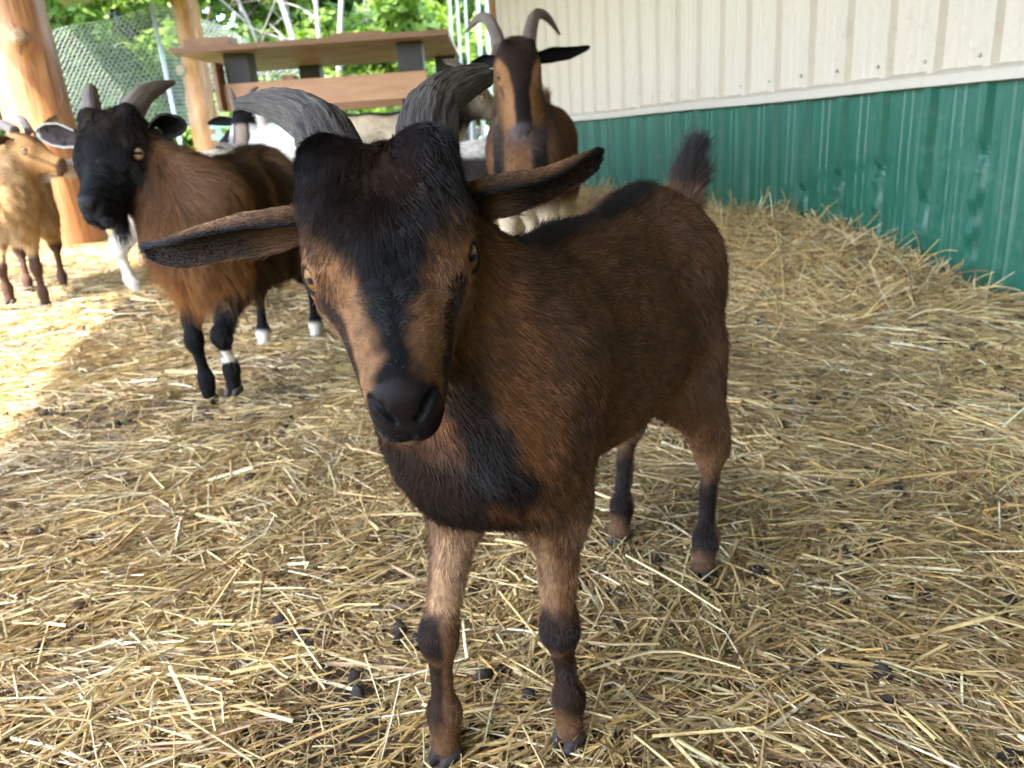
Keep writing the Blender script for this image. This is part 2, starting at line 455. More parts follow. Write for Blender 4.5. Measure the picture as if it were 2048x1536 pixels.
    for q in (-1, 1):
        e((.0905 * ml, q * .0082, -.0005), (.0100, .0080, .0086), .011 * hs); e((.0940 * ml, q * .0075, -.0185), (.0155, .0115, .0098), .011 * hs)
    mo = sp.get('mound', 1.0)
    for q in (-1, 1):
        if mo: c_((-.032, q * .024, .014), (-.056, q * .030, .037), .0255 * mo, .0200 * mo, .016 * hs)
        # eyelids: a ring left round an almond opening
        ec = (0.002, q * .0405, .0055); ed = nrm(np.array(sp.get('eye_dirs', {}).get(q, (.50, q * .80, .32))))
        e(ec, (.0155, .0155, .0150), .006 * hs)
        oc = np.array(ec) + ed * .0135 + np.array([0, 0, -.0016])
        ax = nrm(np.cross(ed, [0, 0, 1.])); az = np.cross(ax, ed)
        # opening: long axis roughly along the face
        la = nrm(np.array([.95, 0, .1]) - ed * np.dot([.95, 0, .1], ed)); lb = np.cross(ed, la)
        axes = np.array([ed, la, lb]) @ R
        B.ell('head', hp(*oc), np.array([.0085, .0104, .0072]) * hs * sp.get('lid_open', 1.0), .002 * hs, axes, -1)
        # nostril slits, a lens of dark under each wing
        c_((.1025 * ml, q * .0060, -.0050), (.0998 * ml, q * .0132, .0035), .0026, .0034, .002 * hs, -1); c_((.0998 * ml, q * .0132, .0035), (.093 * ml, q * .0175, .0045), .0034, .0022, .002 * hs, -1)
    e((.095 * ml, 0, -.0292), (.03, .03, .0017), .003 * hs, -1)
    c_((.102 * ml, 0, -.008), (.1095 * ml, 0, -.026), .0014, .0014, .003 * hs, -1)
    h = sp.get('voxel', .004)
    V, F = B.mesh(h); V = smooth_verts(V, F, sp.get('smooth', 2), .5)
    nbody = len(V)
    # fields on the body surface
    G = B.group(V, REG)
    w = np.exp(-G / (.012 * bs)); w /= w.sum(0) + 1e-12
    N = vert_normals(V, F)
    hl = ((V - O) @ R.T) / hs           # head coordinates
    cb = V / bs
    flow = np.zeros_like(V)
    sgn = np.sign(V[:, 1])[:, None]
    fl = {'torso': np.array([[-1, 0, -.42]]) + 0 * V, 'neck': np.array([[-.55, 0, -.75]]) + 0 * V, 'fore': np.array([[-.12, 0, -1]]) + 0 * V, 'hind': np.array([[-.25, 0, -1]]) + 0 * V,
          'tail': (tl[-1] - tl[0])[None] + 0 * V}
    a_, s_, u_ = hl.T
    fh = np.where((a_ < .035)[:, None], np.stack([.9 + 0 * a_, .35 * np.sign(s_) * (np.abs(s_) > .006), -.25 + 0 * a_], 1), np.stack([-.6 + 0 * a_, .8 * np.sign(s_), -.35 + 0 * a_], 1))
    fl['head'] = fh @ R
    for i, g in enumerate(REG): flow += w[i][:, None] * nrm(fl[g])
    flow = nrm(flow)
    col, length = sp['paint'](cb, hl, dict(zip(REG, w)), N)
    length = length * sp.get('hair_l', 1.0)
    dens = np.ones(len(V))
    nose = (hl[:, 0] > .0900 * ml) & (w[2] > .5) & (hl[:, 2] > -.0105); length[nose] = 0
    dl = np.linalg.norm(hl * np.array([1, 1, 1]) - np.array([.004, 0, .0065]) - np.sign(s_)[:, None] * np.array([0, .044, 0]), axis=1)
    eye_z = (dl < .0165) & (w[2] > .5); length[eye_z] *= .12
    col[eye_z & (dl < .0130)] = np.array(sp.get('lid', (.02, .015, .013)))
    # ears, merged into the same skin
    Vs, Fs, Ns, fs, ls, cs = [V], [F], [N], [flow], [length], [col]
    off = len(V)
    for er in sp['ears']:
        ev, ef, ec, efl, el = make_ear(er, sp)
        en = vert_normals(ev, ef)
        Vs.append(ev); Fs.append(ef + off); Ns.append(en); cs.append(ec); fs.append(efl); ls.append(el); off += len(ev)
    V = np.concatenate(Vs); F = np.concatenate(Fs); N = np.concatenate(Ns); flow = np.concatenate(fs); length = np.concatenate(ls); col = np.concatenate(cs)
    dens = np.concatenate([dens, np.ones(len(V) - nbody)])
    if 'density' in sp: dens = sp['density'](V, hl, w, dens, nbody)
    body = mesh_np('body', V, F, MAT['skin'], root, True, col, np.concatenate([np.where(nose, 0.0, 1.0), np.ones(len(V) - nbody)]))
    # eyes
    for q in (-1, 1):
        ed = nrm(np.array(sp.get('eye_dirs', {}).get(q, (.50, q * .80, .32)))); la = nrm(np.array([.77, 0, .64]) - ed * np.dot([.77, 0, .64], ed)); lb = np.cross(ed, la)
        er = .0132 * hs
        n1, n2 = 20, 28
        th = np.linspace(0, np.pi, n1); ph = np.linspace(0, 2 * np.pi, n2, endpoint=False)
        sv = np.stack([np.cos(th)[:, None] + 0 * ph, np.sin(th)[:, None] * np.cos(ph), np.sin(th)[:, None] * np.sin(ph)], -1).reshape(-1, 3)
        i = np.arange(n1 - 1)[:, None] * n2; j = np.arange(n2)[None]; j2 = (j + 1) % n2
        sf = np.stack([i + j, i + n2 + j, i + n2 + j2, i + j2], -1).reshape(-1, 4)
        eo = mesh_np('eye', sv, sf, sp['eye_mat'], root, True)
        M = Matrix.Identity(4); ax = np.array([ed, la, lb]) @ R; o_ = hp(.002, q * .0405, .0055)
        for r in range(3):
            for cc in range(3): M[r][cc] = ax[cc][r] * er
            M[r][3] = o_[r]
        eo.matrix_local = M
    # horns
    for hn in sp['horns']:
        na, nr_ = hn.get('res', (44, 40))
        path = bez(hn['pts'], na); rad = np.interp(np.linspace(0, 1, na), np.linspace(0, 1, len(hn['r'])), hn['r'])
        rad[-1] *= .5
        sd = hn.get('seed', 1)
        tt = np.repeat(np.linspace(0, 1, na), nr_); th_ = np.tile(np.linspace(0, 2 * np.pi, nr_, endpoint=False), na)
        def edge_of(tb, wv, th): return tb + wv * (np.sin(2 * th + sd) + .5 * np.sin(5 * th + 2 * sd) + .3 * np.sin(9 * th) + .15 * np.sin(23 * th + sd))
        def ex(t, th, hn=hn, sd=sd):
            r = 1 + .035 * np.sin(5 * th + 2 * t) + .02 * np.sin(11 * th + sd) + hn.get('ring', .02) * np.sin(t * hn.get('rings', 30) * 2 * np.pi + 1.5 * np.sin(th)) * (1 - t)
            for (tb, amp, wv) in hn.get('steps', []):       # old sheath layers end in ragged steps
                r = r + amp * (1 / (1 + np.exp(-(edge_of(tb, wv, th) - t) / .004)))
            return r
        hv, hf = sweep(path, rad, nr_, ex, hn.get('flat', 1.0))
        nv = na * nr_
        if 'rough' in hn:
            q = np.stack([np.cos(th_) * 7, np.sin(th_) * 7, tt * 5], 1); dsp = .9 * vnoise(q, 1, sd) + .7 * vnoise(q * np.array([3, 3, 1.6]), 1, sd + 1) + .5 * vnoise(q * np.array([7, 7, 5]), 1, sd + 2) + .8 * np.clip(vnoise(q * np.array([2, 2, 6]), 1, sd + 3) - .45, 0, 1) * -2
            cen = np.repeat(path, nr_, 0); hv[:nv] += nrm(hv[:nv] - cen) * (dsp * hn['rough'])[:, None]
        aa = np.abs(th_ / np.pi - 1); lay = np.zeros(nv)
        for (tb, amp, wv) in hn.get('steps', []): lay = np.maximum(lay, (edge_of(tb, wv, th_) > tt) * .5)
        hcol = np.concatenate([np.stack([tt, aa, lay], 1), [[0, 0, 0], [1, 0, 0]]])
        mesh_np('horn', hv, hf, sp['horn_mat'], root, True, hcol)
    # hooves: two toes each
    for L in legs:
        L = [np.array(q, float) * bs for q in L]; hb = Body(); k = lw * bs
        f_ = L[4]
        fd = sp.get('hoof_dir', np.array([1., 0, 0]))
        sd_ = np.array([-fd[1], fd[0], 0])
        for q in (-1, 1):
            c0 = f_ + sd_ * q * .0095 * k
            hb.cone('h', c0 + fd * -.006 * k + np.array([0, 0, .012 * k]), c0 + fd * .016 * k + np.array([0, 0, .007 * k]), .0125 * k, .0072 * k, .004 * k)
        hv, hf = hb.mesh(.0025 * max(k, 1)); hv[:, 2] = np.maximum(hv[:, 2], f_[2] - .002)
        mesh_np('hoof', hv, hf, MAT['hoof'], root, True)
    fs_ = sp['fur']
    grow_fur(V, F, N, flow, length, dens, col, fs_['count'], fs_['rad'], sp.get('fur_mat', MAT['fur']), root, 'fur', fs_.get('K', 4), fs_.get('lift', .3), fs_.get('curl', .2), fs_.get('droop', 0), np.random.default_rng(sp.get('seed', 3)), fs_.get('clump', 0), fs_.get('clump_n', 0), np.concatenate([1 - .78 * w[2], np.full(len(V) - nbody, .5)]), fs_.get('streak', .35))
    for ex_ in sp.get('locks', []):     # beards, tail brushes: bundles of longer hair
        rg = np.random.default_rng(ex_.get('seed', 5)); n = ex_['n']; K = 6
        b0 = np.array(ex_['at'])[None] + rg.normal(size=(n, 3)) * np.array(ex_['spread']); d = np.array(ex_['dir'])[None] + rg.normal(size=(n, 3)) * ex_.get('fan', .15)
        d = nrm(d); Lh = ex_['len'] * rg.uniform(.5, 1.1, n); pts = np.zeros((n, K, 3)); p = b0.copy(); wob = rg.normal(size=(n, 3)) * .12
        for k in range(K):
            pts[:, k] = p; p = p + d * (Lh / (K - 1))[:, None]; d = nrm(d + np.array([0, 0, -1.]) * ex_.get('droop', .1) + wob * (1 if k % 2 else -.6))
        cc = np.array(ex_['col'])[None] * rg.uniform(.75, 1.25, (n, 1))
        if 'col2' in ex_: cc = np.where(rg.random((n, 1)) < .4, np.array(ex_['col2'])[None], cc)
        curves_np(ex_.get('name', 'fur'), pts, ex_['rad'] * rg.uniform(.7, 1.2, n), sp.get('fur_mat', MAT['fur']), root, cc)
    return root

def make_ear(er, sp):
    """a cupped leaf: er pts (spine), open (direction the cup faces), w (half widths), paint colours"""
    nt, nv = 40, 15
    P = bez(er['pts'], nt); T = nrm(np.gradient(P, axis=0)); o = np.array(er['open'], float)
    if o.ndim == 1: o = np.repeat(o[None], nt, 0)
    else: o = np.array([np.interp(np.linspace(0, 1, nt), np.linspace(0, 1, len(o)), o[:, c]) for c in range(3)]).T
    o = nrm(o - T * (o * T).sum(1)[:, None]); wv = np.cross(o, T)
    if (wv[:, 2].mean()) < 0: wv = -wv           # +w is the upper edge
    t = np.linspace(0, 1, nt); r = np.interp(t, np.linspace(0, 1, len(er['w'])), er['w'])
    r[-1] *= .35; r[-2] *= .75
    th = np.linspace(-1, 1, nv) * math.radians(er.get('arc', 105))
    cup = np.interp(t, [0, .3, 1], er.get('cup', [.9, .7, .35]))
    thick = er.get('thick', .0016)
    def surf(off):
        rr = (r + off)[:, None, None]
        return P[:, None] + rr * (-np.cos(th)[None, :, None] * (cup[:, None, None] * o[:, None]) + np.sin(th)[None, :, None] * wv[:, None])
    Vo = surf(thick).reshape(-1, 3); Vi = surf(-thick).reshape(-1, 3)
    V = np.concatenate([Vo, Vi])
    i = np.arange(nt - 1)[:, None] * nv; j = np.arange(nv - 1)[None]
    Fo = np.stack([i + j, i + j + 1, i + nv + j + 1, i + nv + j], -1).reshape(-1, 4); n0 = nt * nv
    Fi = Fo[:, ::-1] + n0
    rim = []
    for jj, flip in ((0, False), (nv - 1, True)):
        a = np.arange(nt - 1) * nv + jj; q = np.stack([a, a + nv, a + nv + n0, a + n0], 1); rim.append(q[:, ::-1] if flip else q)
    a = (nt - 1) * nv + np.arange(nv - 1); rim.append(np.stack([a, a + 1, a + 1 + n0, a + n0], 1))
    a = np.arange(nv - 1); rim.append(np.stack([a + 1, a, a + n0, a + 1 + n0], 1))
    F = np.concatenate([Fo, Fi] + rim)
    # orient outwards
    tt = np.tile(np.repeat(t, nv), 2); vv = np.tile(np.tile(np.linspace(-1, 1, nv), nt), 2); ins = np.repeat([0, 1], n0)
    fn = np.cross(V[Fo[0, 2]] - V[Fo[0, 0]], V[Fo[0, 3]] - V[Fo[0, 1]])
    if fn.dot(-o[0] + 0 * fn) < 0: F = F[:, ::-1]
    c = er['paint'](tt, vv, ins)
    fl = np.concatenate([np.repeat(T, nv, 0)] * 2) + .0
    L = np.where(ins == 1, er.get('lin', .003), er.get('lout', .0045)) * (1 - .4 * tt)
    if 'tuft' in er: L = L + er['tuft'](tt, vv, ins)
    return V, F, c, fl, L

MAT['skin'] = skin_material(); MAT['fur'] = fur_material('goat_fur', .24, .09)
def simple(name, col, rough=.6, spec=.5):
    t = NT(name); n = t.noise(t.coord(), 90, 4)
    t.set(Base__Color=t.mix(n, tuple(c * .6 for c in col), tuple(c * 1.3 for c in col)), Roughness=rough).bump(n, .3, .002); return t.m
MAT['hoof'] = simple('hoof_horn', (.022, .015, .011), .7)
MAT['eye_amber'] = eye_material('amber_goat_eye', (.12, .048, .010), (.20, .088, .022))
MAT['eye_pale'] = eye_material('pale_goat_eye', (.50, .29, .14), (.62, .42, .25))
MAT['horn_grey'] = horn_material('weathered_grey_horn', (.014, .0095, .007), (.080, .060, .046), (.225, .18, .145))
MAT['horn_brown'] = horn_material('brown_horn', (.07, .05, .038), (.15, .11, .085), (.24, .185, .15))
MAT['horn_pale'] = horn_material('pale_horn', (.12, .10, .085), (.24, .20, .17), (.36, .31, .27))

KX = np.array([-.762, -.648]); KY = np.array([.648, -.762]); KO = np.array([.14, .567])
def kidf(p):
    p = np.asarray(p, float); q = p[..., :2] - KO
    return np.stack([q @ KX, q @ KY, p[..., 2]], -1)
def kidv(v): v = np.asarray(v, float); return np.array([v[:2] @ KX, v[:2] @ KY, v[2]])
def kid_density(V, hl, w, dens, nbody):
    d = dens.copy(); d[:nbody] *= 1 + 2.2 * w[2]; d[nbody:] *= 2.0; return d
def kid_spec():
    eL, eR = pix(612, 553, .4722), pix(953, 508, .4772)
    S = nrm(eR - eL); A = nrm(np.array([-.055, -.760, -.640])); A = nrm(A - S * A.dot(S)); U = np.cross(A, S)
    R = np.array([kidv(A), kidv(S), kidv(U)]); O = kidf((eL + eR) / 2 - .006 * U - .002 * A)
    brown = np.array([.078, .0365, .0155]); tan = np.array([.155, .078, .037]); orange = np.array([.150, .060, .020]); black = np.array([.0024, .0021, .0025]); dark = np.array([.0085, .0048, .0036]); pale = np.array([.26, .155, .085])
    def paint(p, h, w, N):
        x, y, z = p.T; a, s, u = h.T; a = np.where(a > 0, a / 1.02, a); n1 = vnoise(p, 45, 1); n2 = vnoise(p, 120, 2); n3 = vnoise(p, 14, 3)
        j = .004 * n1 + .002 * n2
        mixc = lambda c, k, m: c * (1 - m[:, None]) + np.asarray(k)[None] * m[:, None]
        c = np.repeat(brown[None], len(p), 0) * (1 + .22 * n1 + .15 * n3)[:, None]
        c = mixc(c, brown * 1.5, sstep(.33, .26, z + j) * w['torso'])                  # lighter belly
        c = mixc(c, brown * .75, sstep(-.02, .3, n3 + 0 * z) * .5 * w['torso'])
        # back stripe
        st = sstep(.026, .012, np.abs(y) + 2 * j - .012 * sstep(-.15, .02, x)) * sstep(.37, .40, z)
        c = mixc(c, black, st * (w['torso'] + w['neck']))
        c = mixc(c, dark, sstep(.045, .02, np.abs(y) + 2 * j) * sstep(.37, .40, z) * .6 * (w['torso'] + w['tail']) )
        # neck: tan throat, black band down each side, dark chest
        nk = w['neck'] + w['torso'] * sstep(-.03, .02, x)
        c = mixc(c, orange * 1.0, np.clip(nk * sstep(.0, .04, x), 0, 1))
        band = sstep(.018, .008, np.abs(np.abs(y) - .048 + .25 * (z - .36)) + 1.5 * j) * sstep(-.05, -.02, x) * sstep(.27, .30, z) * sstep(.46, .42, z)
        c = mixc(c, black * 1.2, np.clip(band * (w['neck'] + w['torso'] + .6 * w['fore']), 0, 1))
        ch = sstep(.385, .335, z + 2 * j + .3 * np.abs(y)) * sstep(-.035, .0, x) * sstep(.215, .235, z) * sstep(.070, .040, np.abs(y - .006) + 3 * j)
        c = mixc(c, dark, np.clip(ch * (w['torso'] + .95 * w['neck'] + .4 * w['fore']), 0, 1))
        c = mixc(c, black, sstep(.018, .006, np.abs(y)) * sstep(.30, .26, z) * sstep(-.03, 0, x) * (w['torso']))
        c = mixc(c, black, sstep(-.03, .0, u) * sstep(-.005, -.03, a) * sstep(-.16, -.12, a) * sstep(.06, .04, np.abs(s)) * w['neck'])
        # fore legs
        fz = w['fore'] * sstep(.27, .235, z)
        lc = np.repeat((brown * 1.25)[None], len(p), 0) * (1 + .2 * n1)[:, None]
        inner = sstep(-.15, .45, N[:, 0] * .55 - np.sign(y) * N[:, 1] * .9)
        lc = mixc(lc, pale, inner * sstep(.14, .17, z) * np.where(y < 0, 1.0, .45))
        lc = mixc(lc, tan * .7, inner * sstep(.16, .13, z))
        fr = sstep(.1, .5, N[:, 0] + .45 * np.sign(y) * N[:, 1] + .25 * n1)
        lc = mixc(lc, black * 1.6, .92 * fr * sstep(.168, .148, z + 4 * j) * sstep(.112, .124, z + 2.5 * j))
        lc = mixc(lc, dark * .9, .9 * fr * sstep(.122, .105, z + 3 * j) * sstep(.02, .05, z + 4 * j))
        lc = mixc(lc, tan * .5, .8 * sstep(.05, .02, z + 3 * j))
        c = mixc(c, 0 * black, fz) + lc * fz[:, None]
        hz = w['hind'] * sstep(.26, .22, z)
        lc = np.repeat((tan * .8)[None], len(p), 0) * (1 + .2 * n1)[:, None]
        lc = mixc(lc, dark, sstep(.0, .45, N[:, 0] + .2 * n1) * sstep(.16, .12, z + 4 * j) * sstep(.01, .05, z + 3 * j))
        lc = mixc(lc, black * 1.5, sstep(.2, .6, -N[:, 0]) * sstep(.18, .15, z))
        lc = mixc(lc, tan * .55, .8 * sstep(.05, .02, z + 3 * j))
        c = mixc(c, 0 * black, hz) + lc * hz[:, None]
        # tail
        c = mixc(c, dark * 1.1, w['tail'] * sstep(.455, .485, z)); c = mixc(c, brown * 1.2, w['tail'] * sstep(.47, .45, z))
        # head
        hd = w['head']; hj = .35 * j
        hc = np.repeat((tan * .85)[None], len(p), 0) * (1 + .2 * n1 + .15 * n2)[:, None]
        hc = mixc(hc, brown * 1.9, sstep(.045, .015, a + hj)); hc = mixc(hc, brown * 1.0, sstep(.0, -.03, a)); hc = mixc(hc, brown * 1.3, sstep(.006, .02, s) * .6)  # last mix darkens the goat's left cheek: its shaded side put into the colour
        hc = mixc(hc, dark * 1.4, sstep(.034, .028, np.abs(np.abs(s) - .036)) * sstep(.005, -.03, a) * sstep(.0, .01, u) * .6)
        wid = np.interp(a, [-.10, -.045, -.03, -.01, .01, .028, .05, .075, .11], [.075, .066, .050, .036, .026, .0165, .011, .010, .012])
        m = sstep(.0075, -.0055, np.abs(s + .001) - wid + 3.0 * hj + .002 * n2) * sstep(-.012, .0, u + .18 * sstep(-.03, -.06, a))
        hc = mixc(hc, black, m)
        # stripe from the eye to the corner of the mouth
        p0 = np.array([.022, .0385, .010]); p1 = np.array([.088, .0215, -.014]); q = np.stack([a, np.abs(s), u], 1) - p0; d = p1 - p0
        t = np.clip(q @ d / (d @ d), 0, 1); ds = np.linalg.norm(q - t[:, None] * d, axis=1)
        hc = mixc(hc, dark * .8, .9 * sstep(.0074, .0034, ds + 2.0 * hj - .0025 * (1 - t)))
        hc = mixc(hc, dark * .75, sstep(.085, .094, a - .35 * np.maximum(np.abs(s) - .009, 0) * (u > -.012) + 1.2 * hj - .25 * np.abs(u + .004) * (u < -.004)) * sstep(-.036, -.028, u))
        hc = mixc(hc, np.array([.0075, .0048, .0046]), sstep(.089, .094, a) * sstep(-.0135, -.0095, u))
        for q0, q1 in (((.1025, .0060, -.0050), (.0998, .0132, .0035)), ((.0998, .0132, .0035), (.093, .0175, .0045))):
            q0 = np.array(q0); q1 = np.array(q1); qq = np.stack([a, np.abs(s), u], 1) - q0; dd = q1 - q0; t_ = np.clip(qq @ dd / (dd @ dd), 0, 1)
            hc = mixc(hc, (.0015, .001, .001), sstep(.0046, .0030, np.linalg.norm(qq - t_[:, None] * dd, axis=1)))
        hc = mixc(hc, (.002, .0015, .0015), sstep(.0022, .0012, np.abs(u + .0292)) * sstep(.07, .08, a))
        hc = mixc(hc, tan * .9, sstep(-.0345, -.0385, u + .5 * hj) * sstep(.05, .065, a))
        hc = mixc(hc, dark, sstep(.012, .006, np.linalg.norm(np.stack([a + .006, np.abs(s) - .041, u - .022], 1) * np.array([.6, 1, 1.2]), axis=1)) * .6)
        c = mixc(c, 0 * black, hd) + hc * hd[:, None]
        L = .0095 * w['torso'] + .011 * w['neck'] + .0095 * w['fore'] + .013 * w['hind'] + .028 * w['tail']
        L = L + st * .008 * w['torso']
        L = L + .013 * sstep(.30, .24, z) * sstep(-.06, .0, x) * w['torso']
        hL = np.interp(a, [-.08, -.03, 0, .04, .08], [.0055, .0095, .009, .007, .004])
        hL = hL * lerp(.75, 1, m) 
        L = L + hL * hd
        L = np.where(z < .2, L * np.interp(z, [0, .05, .15, .2], [.55, .5, .6, 1]), L)
        return np.clip(c, .004, 1), L
    def ear_paint(upper_dark):
        def f(t, v, ins):
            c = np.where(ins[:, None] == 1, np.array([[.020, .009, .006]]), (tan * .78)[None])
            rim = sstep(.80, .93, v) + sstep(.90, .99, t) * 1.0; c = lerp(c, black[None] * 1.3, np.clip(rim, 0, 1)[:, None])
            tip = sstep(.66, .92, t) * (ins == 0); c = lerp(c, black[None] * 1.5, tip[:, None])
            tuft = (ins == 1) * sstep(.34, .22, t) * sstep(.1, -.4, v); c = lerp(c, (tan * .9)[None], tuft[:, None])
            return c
        return f
    tuft = lambda t, v, ins: .016 * (ins == 1) * sstep(.42, .30, t) * sstep(.3, -.2, v)
    cd = kidv(-CAM_FWD)
    P = lambda *q: kidf(np.array([pix(*x) for x in q]))
    up = np.array([0, 0, 1.])
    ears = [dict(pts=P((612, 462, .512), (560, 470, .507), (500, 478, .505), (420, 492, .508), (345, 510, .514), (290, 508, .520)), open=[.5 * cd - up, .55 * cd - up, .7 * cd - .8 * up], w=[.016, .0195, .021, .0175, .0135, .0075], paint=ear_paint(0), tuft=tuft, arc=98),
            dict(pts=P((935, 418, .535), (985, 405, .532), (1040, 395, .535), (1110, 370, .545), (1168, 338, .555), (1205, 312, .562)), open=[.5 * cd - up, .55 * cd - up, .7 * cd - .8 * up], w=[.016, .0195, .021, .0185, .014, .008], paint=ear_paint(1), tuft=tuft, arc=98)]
    horns = [dict(pts=P((668, 320, .497), (648, 270, .502), (608, 230, .512), (546, 208, .527), (476, 206, .545)), r=[.0200, .0180, .0147, .0102, .0028], steps=[(.34, .10, .035)], seed=2, ring=.012, rings=9, res=(150, 120), rough=.0011),
             dict(pts=P((852, 302, .512), (858, 246, .520), (880, 196, .532), (924, 168, .550), (974, 150, .566)), r=[.0200, .0180, .0153, .0120, .0074], steps=[(.42, .08, .04)], seed=4, ring=.012, rings=9, res=(150, 120), rough=.0011)]
    fl, fr = kidf(pix(892, 1528, .716)), kidf(pix(1135, 1478, .722)); fl[2] = fr[2] = .0
    hl_, hr = kidf(pix(1238, 1082, 1.068)), kidf(pix(1405, 1150, .974)); hl_[2] = hr[2] = .0
    def fore(f, y):
        return [(-.02, y * 1.0, .365), (lerp(-.03, f[0], .3), y, .25), (lerp(-.0, f[0], .85), lerp(y, f[1], .6), .135), (f[0] - .006, f[1], .05), (f[0], f[1], f[2])]
    def hind(f, y):
        return [(-.345, y * .8, .385), (-.315, y * 1.1, .27), (f[0] - .035, lerp(y, f[1], .8), .165), (f[0] - .012, f[1], .05), (f[0], f[1], f[2])]
    return dict(name='goat', label='brown kid goat with black face blaze and grey horns standing closest, staring out', loc=(KO[0], KO[1], 0), rz=math.atan2(KX[1], KX[0]),
        legs=[fore(fl, -.034), fore(fr, .050), hind(hl_, -.055), hind(hr, .055)], tail=[(-.415, 0, .425), (-.452, .004, .452), (-.470, .010, .485), (-.468, .014, .512)], tail_r=.0118, lid_open=1.0, eye_dirs={-1: (.60, -.70, .36), 1: (.38, .87, .28)}, chest_y=.008, chest_w=.94, chest_h=.088, smooth=1, leg_w=.74, shoulder=.84, thigh=.78, fat=.93, belly=.335, belly_r=.076, brisket=(.018, .008, .330), throat_base=(.012, .006, .33), muzzle=1.02, neck_r=.93, density=kid_density,
        head_axes=R, head_o=O, ears=ears, horns=horns, horn_mat=MAT['horn_grey'], eye_mat=MAT['eye_amber'], paint=paint, voxel=.0022,
        fur=dict(count=380000, rad=.00023, lift=.24, curl=.35, streak=.85), seed=11)
# ------------------------------------------------------------------ the setting: ground, straw bed, roof
def bed(x, y):
    p = np.stack([x, y], -1).reshape(-1, 2); x = p[:, 0]; y = p[:, 1]
    z = .010 * vnoise(p, 2.3, 5) + .007 * vnoise(p, 7, 6) + .045 * sstep(2.4, 4.6, y)
    kid = np.exp(-(((x - .27) / .45) ** 2 + ((y - .68) / .35) ** 2)); z = z * (1 - kid)
    bank = sstep(1.25, 1.9, x + .12 * vnoise(p, 3, 9)) * sstep(1.55, 2.5, y) * (.135 + .05 * vnoise(p, 3.1, 8) + .02 * vnoise(p, 9, 11))
    return z + bank - .012
def grid_sheet(name, x0, x1, y0, y1, nx, ny, zf, mat):
    X, Y = np.meshgrid(np.linspace(x0, x1, nx), np.linspace(y0, y1, ny), indexing='ij')
    V = np.stack([X.ravel(), Y.ravel(), zf(X.ravel(), Y.ravel())], 1)
    i = np.arange(nx - 1)[:, None] * ny; j = np.arange(ny - 1)[None]
    F = np.stack([i + j, i + ny + j, i + ny + j + 1, i + j + 1], -1).reshape(-1, 4)
    return mesh_np(name, V, F, mat, None, True)
t = NT('trampled_bedding'); v = t.coord(); n1 = t.noise(v, 9, 6, .65); n2 = t.noise(t.coord(scale=(1, 1, 1)), 90, 5, .7); n3 = t.noise(t.coord(scale=(18, 160, 40), rot=(0, 0, .6)), 1.5, 3)
c = t.ramp(n2, [(.3, (.035, .024, .015)), (.55, (.11, .078, .042)), (.75, (.24, .18, .095))]); c = t.mix(t.ramp(n1, [(.4, (0, 0, 0)), (.65, (1, 1, 1))]), c, t.mix(n3, (.05, .035, .024), (.16, .115, .06)))
t.set(Base__Color=c, Roughness=.9).bump(t.math('ADD', n2, n3), .9, .02); MAT['bedding'] = t.m
t = NT('lawn'); v = t.coord(); n1 = t.noise(v, .5, 5); n2 = t.noise(v, 30, 5, .7)
c = t.mix(n2, (.045, .085, .016), (.11, .17, .035)); c = t.mix(t.ramp(n1, [(.5, (0, 0, 0)), (.72, (1, 1, 1))]), c, (.20, .16, .09))
t.set(Base__Color=c, Roughness=.9).bump(n2, .6, .05); MAT['lawn'] = t.m
def lawn_z(x, y): return -.07 + .35 * sstep(11, 26, y) + .10 * vnoise(np.stack([x, y], 1), .3, 4) * sstep(8, 16, np.hypot(x, y - 3))
tag(grid_sheet('ground', -150, 150, -120, 180, 120, 120, lawn_z, MAT['lawn']), kind='structure')
tag(grid_sheet('straw_floor', -3.0, 2.03, -2.4, 8.6, 126, 275, lambda x, y: bed(x, y) - .12 * sstep(-2.3, -3.0, x) - .12 * sstep(7.6, 8.6, y), MAT['bedding']), 'trampled straw and dirt floor of the goat pen', None, None, 'structure')
def wood(name, a, b, scale=(1, 1, 14), rough=.6, ring=6.0, dark=None):
    t = NT(name); v = t.coord(scale=scale); n = t.noise(v, ring, 6, .6, 1.2); n2 = t.noise(t.coord(), 3.5, 4)
    c = t.ramp(n, [(.25, a), (.75, b)])
    if dark: c = t.mix(t.ramp(n2, [(.45, (0, 0, 0)), (.7, (1, 1, 1))]), c, dark)
    t.set(Base__Color=c, Roughness=rough).bump(n, .35, .004); return t.m
# roof: corrugated sheet on rafters above the pen, with an eave on the open side
t = NT('roof_underside'); n = t.noise(t.coord(scale=(1, 8, 1)), 3, 4)
t.set(Base__Color=t.mix(n, (.30, .25, .19), (.42, .37, .30)), Roughness=.7); MAT['roof'] = t.m
EAVE = -2.15; ROOF_Z = 2.62
rx = np.linspace(EAVE, 2.25, 120); rz = ROOF_Z + (rx - EAVE) * .14 + .012 * np.sign(np.sin(rx * 2 * np.pi / .23))
V = []; 
for yy in (-5.2, 12.9):
    for zz in (0, .03): V += [(a, yy, b + zz) for a, b in zip(rx, rz)]
n = len(rx); F = []
for i in range(n - 1):
    F += [(i, i + 1, 2 * n + i + 1, 2 * n + i), (n + i, 3 * n + i, 3 * n + i + 1, n + i + 1), (i, n + i, n + i + 1, i + 1), (2 * n + i, 2 * n + i + 1, 3 * n + i + 1, 3 * n + i)]
F += [(0, 2 * n, 3 * n, n), (n - 1, 2 * n - 1, 4 * n - 1, 3 * n - 1)]
roof = tag(mesh_np('roof', V, F, MAT['roof']), kind='structure')
